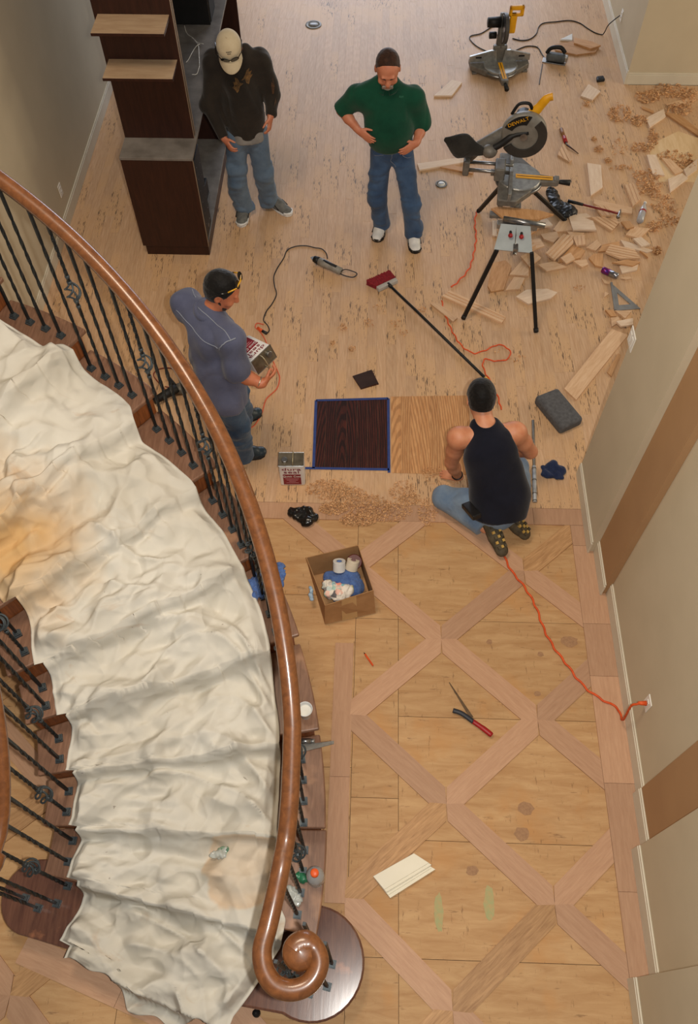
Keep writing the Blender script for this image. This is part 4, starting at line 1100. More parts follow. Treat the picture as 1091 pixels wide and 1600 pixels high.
    MY = mat('amber_frame', (214, 160, 40), None, 10, .25)
    E_ = lambda x, y, z: Vector(P(x, y, z))-e.location
    for s in (-1, 1):
        pts = [E_(s*(.036+.028*math.cos(a)), .062+.018*math.sin(a), .108-.016*math.sin(a)+.002) for a in np.linspace(0, 2*PI, 14, endpoint=False)]
        up_ = Vector(nrm(M[2]*.7+M[1]*.7))*.005; k = len(pts)
        MB().add(pts+[p+up_ for p in pts], [tuple(range(k))[::-1], tuple(range(k, 2*k))]+[(i, (i+1) % k, k+(i+1) % k, k+i) for i in range(k)]).build('lens', M_LENS, sg)
        MB().tube([E_(s*.066, .062, .104), E_(s*.086, .03, .075)], .0048, 6).build('temple', MY, sg, smooth=True)
        MB().tube([E_(s*.086, .03, .075), E_(s*.092, -.02, .03), E_(s*.090, -.045, -.01)], .0045, 6).build('temple_tip', M_LENS, sg, smooth=True)
    MB().tube([E_(-.066, .064, .106), E_(0, .074, .114), E_(.066, .064, .106)], .005, 6).build('brow_bar', MY, sg, smooth=True)
    # bracelet
    wv = wr+nrm(er-wr)*.02; ax = nrm(er-wr); a1 = nrm(np.cross(ax, (0, 0, 1))); a2 = np.cross(ax, a1)
    MB().tube([Vector(wv+(a1*math.cos(a)+a2*math.sin(a))*.037)-e.location for a in np.linspace(0, 2*PI, 20, endpoint=False)], .0045, 6, closed=True).build('bracelet', mat('silver', (196, 186, 166), None, 20, .3, .8), e, smooth=True)
    MB().box((-.006, -.02, -.014), (.006, .02, .014), T(Vector(hem)+Vector((.14, -.10, .03))-e.location) @ RZ(-.5)).build('shirt_tag', M_SHOEW, e, bevel=.004)
    return e
build_slate()

# ---------------------------------------------------------------- man kneeling in a tank top
def build_kneel():
    e = person_root(FL(775, 790), 'man in black tank top kneeling on the floor with his back to the stairs')
    fw = nrm((-.12, 1, 0))
    pel = V3(.95, 3.25, .31); nk = V3(*FL(758, 658, .75)); hc = V3(*FL(752, 622, .85))
    sl, sr = V3(*FL(716, 684, .66)), V3(*FL(806, 676, .68)); el, er = V3(*FL(706, 722, .30)), V3(*FL(829, 706, .42)); wl, wr = V3(*FL(716, 745, .07)), V3(1.08, 3.80, .16)
    ch = V3(*FL(768, 706, .60))
    knl, knr = V3(*FL(694, 778, .12)), V3(1.14, 3.66, .11); anl, anr = V3(*FL(758, 826, .10)), V3(*FL(805, 808, .13))
    hpl, hpr = V3(.84, 3.26, .20), V3(1.06, 3.28, .20)
    v = vox_around([sl, sr, el, er, hc, wl, wr, knl, knr, anl, anr], .18, .0055)
    back = nrm(np.cross(nrm(nk-pel), (1, 0, 0)))
    v.cone(pel, ch, .135, .155, .04, w=back, sq=.72); v.cone(sl+(sr-sl)*.08, sr+(sl-sr)*.08, .074, .074, .05); v.cone(ch, nk-(nk-ch)*.2, .13, .075, .05, w=back, sq=.8)
    v.cone(nk-V3(0, .02, .03), hc-V3(0, -.01, .03), .068, .064, .03)
    v.ell(sl, (.078, .072, .082), None, .03); v.ell(sr, (.078, .072, .082), None, .03)
    for a, b, c in ((sl, el, wl), (sr, er, wr)): v.cone(a, a*.5+b*.5, .066, .062, .03); v.cone(a*.5+b*.5, b, .062, .050, .02); v.cone(b, b*.6+c*.4, .050, .048, .02); v.cone(b*.6+c*.4, c, .048, .031, .02)
    for h, k, a in ((hpl, knl, anl), (hpr, knr, anr)): v.cone(h, k, .08, .055, .02); v.cone(k, a, .055, .035, .02)
    P, M = head(v, hc, (-.05, .78, -.62), (-.02, .52, .80), 1.17)
    hand(v, wl, V3(*FL(693, 741, .03))-wl, (.1, .1, -1), -1, .15, 1.0)
    hand(v, wr, V3(-.1, .8, -.4), (.2, -.1, -1), 1, .8)
    vobj('body', v, M_SKIN_C, e)
    hair_obj(P, M, M_HAIR_BK, e, .07, -.062, grow=.008, sc=1.17)
    t = vox_around([sl, sr, pel, ch, nk], .24, .0085)
    hem = V3(*FL(778, 806, .22)); hem = V3(.965, 3.12, .235)
    hemp = V3(*FL(780, 806, .20))
    t.cone(ch, pel, .192, .205, .05, w=back, sq=.82); t.cone(pel, hemp, .206, .196, .05, flat=(0, 1), w=back, sq=.92)
    t.cone(ch, nk-(nk-ch)*.30, .182, .105, .04, w=back, sq=.84)
    t.cone(sl+(sr-sl)*.30, nk-V3(.055, 0.02, .02), .060, .050, .03); t.cone(sr+(sl-sr)*.30, nk+V3(.055, -.02, -.02), .060, .050, .03)
    for a, sg in ((sl, -1), (sr, 1)):
        t.cone(a+V3(sg*.022, -.02, .06), a*.55+ch*.45+V3(sg*.150, -.04, -.02), .074, .082, .02, 'sub')
    t.ell(nk+V3(0, -.0, .055), (.075, .085, .075), None, .012, 'sub')
    top = vobj('tank_top', t, M_NAVY, e, 2, folds(.006, 71, 2.6))
    J = dict(pelvis=pel-V3(0, 0, .02), hipl=hpl, hipr=hpr, knl=knl, knr=knr, anl=anl*.94+knl*.06, anr=anr*.94+knr*.06, fwd=back)
    j = vox_around([knl, knr, anl, anr, pel], .2, .0085)
    j.cone(pel-V3(0, .02, .09), pel+V3(0, .05, .0), .165, .150, .04); 
    for s in 'lr':
        j.cone(J['hip'+s], J['kn'+s], .115, .088, .04); j.cone(J['kn'+s]+V3(0, 0, .0), J['an'+s], .086, .074, .03, flat=(0, 1))
    j.plane((0, 0, -1), -.004)
    vobj('jeans', j, M_DENIM4, e, 2, lambda p: np.where(p[:, 2] > .03, folds(.010, 72, 3.6)(p), 0))
    # boots lie sole up behind him
    for i, (a, b, hgt) in enumerate((((766, 818), (787, 866), .16), ((800, 812), (824, 838), .16))):
        A = V3(*FL(*a, hgt)); B = V3(*FL(*b, .05)); d = nrm(B-A); s = nrm(np.cross(d, (0, 0, 1))); n = np.cross(s, d)
        k = vox_around([A, B], .12, .007)
        k.cone(A, A+(B-A)*.45, .058, .054, .02); k.cone(A+(B-A)*.45, B-d*.03, .055, .048, .02, w=n, sq=.75)
        bo = vobj('boot', k, M_BOOT, e, 2); w = parent_world(bo)
        for q in range(5):
            for sd in (-1, 0, 1):
                p = A+(B-A)*(.12+.16*q)+s*sd*.026+n*(.054-.014*(q > 2))
                MB().box((-.009, -.010, -.010), (.009, .010, .008), Matrix((( *s, 0), (*d, 0), (*n, 0), (0, 0, 0, 1))).transposed().to_4x4() if False else Matrix(((s[0], d[0], n[0], p[0]-w[0]), (s[1], d[1], n[1], p[1]-w[1]), (s[2], d[2], n[2], p[2]-w[2]), (0, 0, 0, 1)))).build('tread_lug', M_GOLD if (q+sd) % 2 == 0 else M_BOOT, bo)
    # phone holster on the belt
    p = FL(737, 798, .34); MB().box((-.034, -.085, -.02), (.034, .085, .02), T(p-e.location) @ Matrix.Rotation(.45, 4, 'Z') @ Matrix.Rotation(-.35, 4, 'X')).build('phone_holster', M_BLACK, e, bevel=.008)
    # wrist watch
    wv = wl+nrm(el-wl)*.03; ax = nrm(el-wl); a1 = nrm(np.cross(ax, (1, 0, 0))); a2 = np.cross(ax, a1)
    MB().tube([Vector(wv+(a1*math.cos(a)+a2*math.sin(a))*.036)-e.location for a in np.linspace(0, 2*PI, 20, endpoint=False)], .009, 6, closed=True, squash=.5).build('watch_strap', M_BLACK, e, smooth=True)
    return e
build_kneel()
# ================================================================== furniture, tools and materials on the floor
def frame(X, Y, Z, o):
    X, Y, Z, o = Vector(X), Vector(Y), Vector(Z), Vector(o)
    return Matrix(((X.x, Y.x, Z.x, o.x), (X.y, Y.y, Z.y, o.y), (X.z, Y.z, Z.z, o.z), (0, 0, 0, 1)))
def lettering(s, size, M, m, parent, name='lettering', sx=1.0, ext=.0006):
    cu = bpy.data.curves.new('text', 'FONT'); cu.body = s; cu.size = size; cu.align_x = 'CENTER'; cu.align_y = 'CENTER'; cu.extrude = ext; cu.resolution_u = 3
    to = bpy.data.objects.new('text', cu); COL.objects.link(to)
    me = bpy.data.meshes.new_from_object(to.evaluated_get(bpy.context.evaluated_depsgraph_get())); bpy.data.objects.remove(to)
    me.name = name; me.transform(M @ Matrix.Diagonal((sx, 1, 1, 1)))
    return link(name, me, m, parent)
M_DARKW = wood('espresso_cabinet', (58, 32, 24), (42, 23, 18), (10, 10, 1), 4, .42, .04, bump=.05)
M_EDGE = mat('pale_edge', (150, 128, 106), None, 20, .6)
M_DUST = mat('dusty_grey_top', (128, 122, 116), (96, 90, 84), 7, .7)
M_DUSTW = wood('dusty_tan_top', (186, 160, 130), (166, 138, 110), (1, 6, 6), 4, .6, .04, bump=.05)
M_BLK = mat('matte_black', (20, 19, 19), (12, 12, 12), 20, .55)
M_WIRE = mat('white_cable', (214, 210, 202), None, 20, .5)
M_METAL = mat('aluminium', (176, 176, 172), (140, 140, 138), 24, .35, .75)
M_METALD = mat('cast_grey', (128, 124, 116), (98, 94, 88), 20, .5, .35)
M_STEEL = mat('steel', (160, 160, 160), (120, 120, 120), 30, .3, .9)
M_YEL = mat('tool_yellow', (232, 168, 20), (214, 150, 14), 16, .42)
M_ORANGE = mat('orange_cord', (226, 92, 36), (196, 72, 24), 30, .6)
M_REDC = mat('red_plastic', (176, 32, 34), (140, 22, 26), 16, .42)
M_CARD = mat('cardboard', (172, 132, 90), (156, 116, 76), 9, .85, bump=.08)
M_OFFCUT = wood('fresh_oak_offcut', (220, 186, 150), (200, 160, 122), (10, 1.2, 10), 5, .6, .12, bump=.06)
M_SHAV = wood('wood_shavings', (226, 184, 138), (198, 148, 98), (8, 8, 8), 6, .7, .25, bump=0)

# ---- bookcase: base cabinet with ledge, set-back upper unit, two floating shelves on its end
def build_bookcase():
    x0, x1, y0, y1 = -2.118, -1.512, 6.08, 9.3; zt = 1.02; yu = 6.35; zu = 2.5
    e = empty('bookcase', ((x0+x1)/2, y0, 0)); tag(e, 'tall dark-stained open bookcase standing out from the left wall', 'bookcase')
    o = e.location
    def B(name, lo, hi, m, bevel=.003, parent=None):
        return MB().box(Vector(lo)-o, Vector(hi)-o).build(name, m, parent or e, bevel=bevel)
    B('plinth', (x0+.02, y0+.012, 0), (x1-.004, y1, .105), M_DARKW)
    B('end_panel', (x0, y0, .107), (x1, y0+.022, zt-.026), M_DARKW)
    B('edge_band', (x1, y0, .107), (x1+.002, y0+.022, zt-.026), M_EDGE, 0)
    B('edge_band', (x0+.0, y0+.004, .1055), (x1, y0+.02, .1069), M_EDGE, 0)
    B('end_panel', (x0, y1-.022, .107), (x1, y1, zt-.026), M_DARKW)
    B('back_panel', (x0, y0+.023, .107), (x0+.015, y1-.023, zt-.026), M_DARKW)
    B('bottom_shelf', (x0+.016, y0+.023, .107), (x1-.002, y1-.023, .13), M_DUST)
    B('divider', (x0+.016, y0+1.6, .131), (x1-.02, y0+1.622, zt-.027), M_DARKW)
    B('counter_top', (x0-.004, y0-.004, zt-.025), (x1+.004, y1, zt), M_DUST)
    xu = x1-.018
    B('upper_end_panel', (x0, yu, zt), (xu, yu+.024, zu), M_DARKW)
    B('edge_band', (xu, yu, zt), (xu+.002, yu+.024, zu), M_EDGE, 0)
    B('upper_end_panel', (x0, y1-.024, zt), (xu, y1, zu), M_DARKW)
    B('upper_back', (x0, yu+.025, zt), (x0+.015, y1-.025, zu), M_DARKW)
    B('crown', (x0-.01, yu-.015, zu), (xu+.02, y1, zu+.04), M_DARKW)
    for z in (1.95, 2.22): B('upper_shelf', (x0+.016, yu+.5, z), (xu-.03, y1-.025, z+.022), M_DARKW)
    B('stile', (xu-.02, yu+.026, zt), (xu, yu+.075, zu), M_BLK)
    B('edge_band', (xu, yu+.055, zt), (xu+.002, yu+.077, zu), M_EDGE, 0)
    for z in (1.69, 2.026):
        sh = B('floating_shelf', (-2.088, yu-.268, z-.022), (-1.548, yu-.001, z), M_DARKW, .002)
        B('shelf_top', (-2.086, yu-.266, z), (-1.55, yu-.003, z+.002), M_DUSTW, 0, sh)
    return e
build_bookcase()
def build_peg_panel():
    e = empty('equipment_panel', (-1.565, 6.15, .1305)); tag(e, 'black panel with screw holes and an emblem inside the bookcase base', 'equipment panel')
    MB().box((-.045, -.03, 0), (.045, .26, .80)).build('body', M_BLK, e, bevel=.004)
    for k in range(12): MB().lathe([(.004, 0), (.004, .002)], 8, T(.0455, .05 if k % 2 else .2, .08+k*.058) @ Matrix.Rotation(PI/2, 4, 'Y')).build('screw', M_STEEL, e)
    mb = MB()
    for k in range(4): mb.box((-.018, -.005, 0), (.018, .005, .002), T(.0455, .12, .07) @ Matrix.Rotation(PI/2, 4, 'Y') @ RZ(k*PI/4))
    mb.build('emblem', M_STEEL, e)
build_peg_panel()
def build_av():
    sp_ = FL(305, 40, 1.02); e = empty('black_speaker', (sp_.x-.02, sp_.y+.17, 1.021)); tag(e, 'black boxy speaker standing on the bookcase ledge behind the cap', 'speaker')
    MB().box((-.18, -.16, 0), (.17, .16, .62)).build('cabinet', M_BLK, e, bevel=.006)
    MB().box((.1705, -.14, .02), (.178, .14, .60)).build('grille', mat('speaker_cloth', (30, 29, 28), None, 200, .95), e, bevel=.003)
    e = empty('receiver', (-1.74, 6.52, .1305)); tag(e, 'black electronics box on a silver foot at the bottom of the bookcase', 'electronics')
    e.location.y = 6.66
    MB().box((-.17, -.12, .02), (.16, .12, .20)).build('case', M_BLK, e, bevel=.004); MB().box((.1605, -.12, .02), (.165, .12, .05)).build('front_strip', M_METAL, e)
    for a in (-.14, .13):
        for b in (-.09, .09): MB().lathe([(.018, 0), (.018, .02)], 10, T(a, b, 0)).build('foot', M_METAL, e)
build_av()
for k, pts in enumerate([[(288, 40), (292, 52), (303, 62), (310, 72), (311, 88), (312, 104)], [(312, 70), (304, 76), (298, 88), (291, 98)], [(300, 60), (308, 66), (318, 70)], [(312, 104), (308, 115), (300, 118)]]):
    P = spline([FL(a, b, 1.026) for a, b in pts], 6)
    tag(MB().tube([p+Vector((0, 0, .004*math.sin(i*.7)+.004)) for i, p in enumerate(P)], .0035, 6).build('cable', M_WIRE, smooth=True), ['white cable running along the dusty bookcase ledge', 'white cable branching left on the bookcase ledge', 'short white cable end curling right on the bookcase ledge', 'white cable tail curling at the near end of the bookcase ledge'][k], 'cable', 'white cables on the bookcase ledge')

# ---- rectangular metal cans
def f_can(root, w=.178, d=.115, h=.235):
    MW = mat('can_white', (228, 226, 222), None, 8, .4); MR = mat('label_maroon', (134, 30, 46), (116, 24, 38), 12, .5)
    MB().box((-w/2, -d/2, 0), (w/2, d/2, h)).build('body', MW, root, bevel=.012, seg=3)
    MB().box((-w/2, -d/2, h-.001), (w/2, d/2, h+.006)).build('top', mat('can_top_metal', (150, 140, 120), (96, 88, 74), 10, .35, .7), root, bevel=.002)
    rim = [(-w/2, -d/2, h+.006), (w/2, -d/2, h+.006), (w/2, d/2, h+.006), (-w/2, d/2, h+.006)]
    MB().tube([Vector(p) for p in rim], .003, 6, closed=True).build('rim', M_STEEL, root)
    c = MB().lathe([(.022, h+.006), (.022, h+.022), (.019, h+.024), (.001, h+.024)], 18, T(-w*.26, -d*.1, 0)).build('screw_cap', M_STEEL, root, smooth=False)
    hp = spline([Vector((w*.08, d*.4, h+.006)), Vector((w*.08, d*.36, h+.035)), Vector((w*.08, 0, h+.045)), Vector((w*.08, -d*.36, h+.035)), Vector((w*.08, -d*.4, h+.006))], 5)
    MB().tube(hp, .012, 6, squash=.25).build('handle', mat('handle_metal', (196, 184, 150), None, 10, .3, .6), root, smooth=True)
    F = frame((1, 0, 0), (0, 0, 1), (0, -1, 0), (0, -d/2-.0008, 0))
    lb = MB().box((-w*.36, .018, -.0006), (w*.36, h*.60, .0012), F).build('label_panel', MR, root)
    lettering('dura', .044, F @ T(0, h*.865, .001), MR, root, sx=1.75, ext=.0008); lettering('seal', .044, F @ T(0, h*.715, .001), MR, root, sx=1.75, ext=.0008)
    lettering('Quick Coat', .030, F @ T(0, h*.50, .0016), MW, root, sx=.92)
    lettering('penetrating finish', .0125, F @ T(0, h*.40, .0016), MW, root) if False else None
    for k, ww in enumerate((.10, .08, .05, .09)):
        MB().box((-ww/2, h*(.38-.07*k)-.002, .0008), (ww/2, h*(.38-.07*k)+.002, .0018), F).build('print_line', mat('print_pale', (206, 150, 156), None, 8, .6), lb)
    return root
e = empty('stain_can', (-.568, 3.585, 0), .03); e.scale = (1.05, 1.1, 1.06)
tag(e, 'white and maroon metal stain can standing on the floor by the dark sample', 'can'); f_can(e)
zc = Vector((.66, -.62, .28)).normalized(); yc = -(Vector((.05, -.25, 1))-zc*Vector((.05, -.25, 1)).dot(zc)).normalized(); xc = yc.cross(zc)
e = empty('stain_can'); tag(e, 'metal can held tilted in the hands of the man in slate shirt', 'can')
e.matrix_world = frame(xc, yc, zc, FL(393, 552, 1.12)-zc*.10)
f_can(e)

# ---- sample patches on the floor
def sample(name, quad, n, m, z, label, cat, board='board'):
    e = empty(name, sum((q for q in quad), Vector())/4); tag(e, label, cat)
    a, b, c, d = [q-e.location for q in quad]          # far-left, far-right, near-right, near-left
    for i in range(n):
        t0, t1 = i/n+.0006, (i+1)/n-.0006
        pts = [a.lerp(b, t0), a.lerp(b, t1), d.lerp(c, t1), d.lerp(c, t0)]
        MB().prism([(p.x, p.y) for p in pts], .0008, z+random.uniform(0, .0005)).build(board, m, e)
    return e, (a, b, c, d)
M_STAIN = wood('espresso_stain', (84, 36, 25), (40, 18, 13), (9, 1.0, 9), 7, .4, .2, bump=.1, coat=.1, fig=.8)
M_RAW = wood('scraped_oak', (208, 160, 110), (182, 128, 80), (9, 1.0, 9), 7, .5, .10, bump=.15, fig=.5)
q = [FL(494, 626), FL(607, 623), FL(608, 734), FL(490, 732)]
e, (a, b, c, d) = sample('stain_sample', q, 7, M_STAIN, .003, 'dark espresso stained floor sample square framed in blue tape', 'floor sample')
M_TAPE = mat('blue_tape', (44, 66, 128), (36, 54, 110), 20, .6)
for p0, p1, ex in ((a, b, .0), (b, c, .03), (d-(c-d)*.11, c, .0), (a, d, 0)):
    dv = (p1-p0).normalized(); nn = Vector((-dv.y, dv.x, 0))*.011
    MB().prism([(v.x, v.y) for v in (p0-nn, p1+dv*ex-nn, p1+dv*ex+nn, p0+nn)], .0036, .0046).build('tape_strip', M_TAPE, e)
q = [FL(611, 620), FL(733, 618), FL(737, 742), FL(612, 739)]
sample('scraped_sample', q, 8, M_RAW, .0024, 'hand-scraped orange oak floor sample square beside the dark stained one', 'floor sample')
q = [FL(551, 589), FL(581, 579), FL(592, 601), FL(564, 609)]
e = empty('wood_sample', sum(q, Vector())/4); tag(e, 'small dark brown wood sample tile lying above the stained square', 'wood sample')
MB().prism([(p.x-e.location.x, p.y-e.location.y) for p in q], .001, .013).build('tile', M_STAIN, e, bevel=.001)
MB().prism([((p.x-e.location.x)*.96, (p.y-e.location.y)*.96) for p in q], .0132, .0138).build('finish_face', mat('dark_finish', (58, 40, 34), (46, 30, 26), 10, .35), e)

# ---- push broom
def build_broom():
    e = empty('push_broom', FL(605, 446)); tag(e, 'push broom with red bristles and long black handle lying on the floor', 'broom'); o = e.location
    A, B = FL(590, 451, .03), FL(620, 437, .03); d = (B-A).normalized(); n = Vector((-d.y, d.x, 0))
    c = (A+B)/2-o; M = frame(d, n, (0, 0, 1), c); L = (B-A).length/2
    MB().box((-L, -.022, -.028), (L, .022, .012), M).build('block', mat('grey_block', (176, 172, 166), None, 12, .5), e, bevel=.006)
    MR = mat('red_bristle', (150, 30, 40), (104, 18, 28), 60, .8, bump=.5, bscale=180)
    k = 34
    for r_ in range(1):
        mb = MB(); rs = random.Random(3)
        for i in range(k):
            for j in range(3):
                x = -L*1.0+2*L*(i+.5)/k; z = -.018+.016*j
                mb.tube([M @ Vector((x, .02, z)), M @ Vector((x*1.12-.01, .07, z+rs.uniform(-.002, .004))), M @ Vector((x*1.22-.02+rs.uniform(-.004, .004), .125+rs.uniform(-.01, .006), z*1.2+.002))], .0058, 5)
        tag(mb.build('bristles', MR, e), kind='stuff')
    p0 = c+Vector((0, 0, .0))+d*.01; p1 = FL(758, 590, .016)-o
    dv = (p1-p0).normalized()
    MB().tube([p0-n*.0, p0+dv*.05], .017, 10).build('socket', M_BLK, e, smooth=True)
    MB().tube([p0+dv*.05, p0+(p1-p0)*.33], .0105, 10).build('steel_tube', M_STEEL, e, smooth=True)
    MB().tube([p0+dv*.06, p0+dv*.25, p0+(p1-p0)*.30+Vector((0, 0, .004)), p1], .0125, 10).build('handle', M_BLK, e, smooth=True)
    MB().tube([p1, p1+dv*.05], .0145, 10).build('end_cap', M_YEL, e, smooth=True)
build_broom()

# ---- cords
def cord(name, pts, r, m, label, twist=0, z=None, lift=None, cat='cord'):
    P = spline([p if isinstance(p, Vector) else FL(p[0], p[1], (z or r)+.001) for p in pts], 10)
    if twist:
        Q = []; s = 0
        for i, p in enumerate(P):
            t = (P[min(i+1, len(P)-1)]-P[max(i-1, 0)]).normalized(); n = Vector((-t.y, t.x, 0))
            if i: s += (P[i]-P[i-1]).length
            Q.append(p+n*math.sin(s*twist)*r*.9+Vector((0, 0, abs(math.cos(s*twist))*r*.6)))
        P = Q
    return tag(MB().tube(P, r, 7).build(name, m, smooth=True), label, cat)
M_CORDK = mat('black_cord', (34, 32, 32), None, 20, .5)
ow = OUTLET
cd = empty('extension_cord', FL(785, 868)); tag(cd, 'orange extension cord snaking from the kneeling man to the wall outlet', 'cord')
main = [FL(788, 870, .009), FL(800, 893, .009), FL(818, 915, .009), FL(836, 945, .009), FL(851, 985, .009), FL(868, 1015, .009), FL(884, 1036, .009), FL(905, 1064, .009), FL(925, 1083, .009), FL(948, 1097, .009), FL(966, 1108, .012), Vector((ow.x-.060, ow.y+.005, .10)), Vector((ow.x-.085, ow.y, ow.z-.06)), ow+Vector((-.055, .0, .0))]
P = spline(main, 14); Q = []; s_ = 0
for i, p in enumerate(P):
    t = (P[min(i+1, len(P)-1)]-P[max(i-1, 0)]).normalized(); n = Vector((-t.y, t.x, 0))
    if i: s_ += (P[i]-P[i-1]).length
    Q.append(p+n*math.sin(s_*55)*.005+Vector((0, 0, abs(math.cos(s_*55))*.004))-cd.location)
MB().tube(Q, .0075, 7).build('wire', M_ORANGE, cd, smooth=True)
MB().tube([ow+Vector((-.06, 0, 0))-cd.location, ow+Vector((-.011, 0, 0))-cd.location], [.010, .016], 10).build('plug', M_ORANGE, cd, smooth=True)
cord('extension_cord', [(690, 470), (697, 495), (708, 520), (722, 541), (741, 552), (762, 546), (778, 539), (794, 545), (797, 557), (784, 564), (766, 563), (756, 562), (756, 577), (765, 594), (778, 620), (783, 640)], .006, M_ORANGE, 'thin orange cord looping by the end of the broom handle', 60)
cord('extension_cord', [(744, 332), (742, 350), (744, 372), (740, 398), (733, 420), (720, 436), (706, 449)], .007, M_ORANGE, 'orange cord hanging down beside the saw stand leg', 50)
cord('extension_cord', [(412, 507), (402, 505), (399, 511), (406, 518), (413, 528), (420, 545), (425, 560), (434, 580), (437, 592), (432, 608), (416, 624), (409, 646), (396, 666), (380, 671)], .005, mat('red_orange_cord', (214, 96, 62), None, 20, .5), 'thin red-orange cord running past the slate shirt man to his shoes')
cord('power_cord', [(826, 790), (824, 770), (823, 752), (820, 744)], .006, M_ORANGE, 'short bit of orange cord beside the hip of the kneeling man')
o = cord('power_cord', [(512, 404), (510, 396), (503, 389), (492, 387), (478, 384), (462, 385), (449, 391), (443, 404), (434, 418), (428, 432), (429, 446), (432, 460), (425, 475), (416, 487), (412, 500), (418, 508), (421, 516), (416, 522)], .005, M_CORDK, 'black power cord of the oscillating tool curling over the floor')
pl = MB().tube([FL(417, 521, .012), FL(410, 517, .012)], [.014, .012], 8).tube([FL(410, 517, .012), FL(403, 512, .012)], .013, 8, m=1).build('cord_connector', [M_CORDK, M_ORANGE], smooth=True); tag(pl, 'black and orange cord connector joining two cords on the floor', 'connector')

# ---- oscillating tool
def build_multitool():
    A, B = FL(499, 408, .045), FL(533, 424, .04); d = (B-A).normalized(); e = empty('oscillating_tool', FL(515, 417)); tag(e, 'grey oscillating power tool lying on the floor near the broom head', 'power tool'); o = e.location
    MB().tube([A-o, A+(B-A)*.25-o, A+(B-A)*.6-o, B-o], [.036, .038, .033, .034], 14).build('body', mat('tool_grey', (150, 146, 138), (122, 118, 110), 16, .5), e, smooth=True)
    MB().tube([A-d*.055-o, A-o], [.030, .037], 14).build('gear_head', M_BLK, e, smooth=True)
    MB().tube([A+(B-A)*.2-o+Vector((0, 0, .02)), A+(B-A)*.8-o+Vector((0, 0, .018))], .020, 8).build('grip', M_SHOEK, e, smooth=True)
    p = A-d*.05; MB().prism([(-.012, 0), (.012, 0), (.018, .06), (-.018, .06)], -.001, .001, T(p-o+Vector((0, 0, -.02))) @ RZ(.5)).build('blade', M_STEEL, e)
    MB().tube([q-o for q in spline([B, FL(540, 421, .03), FL(552, 424, .012), FL(558, 428, .008), FL(552, 433, .008), FL(540, 431, .012), FL(530, 427, .02)], 6)], .005, 6).build('cord_loop', M_CORDK, e, smooth=True)
build_multitool()

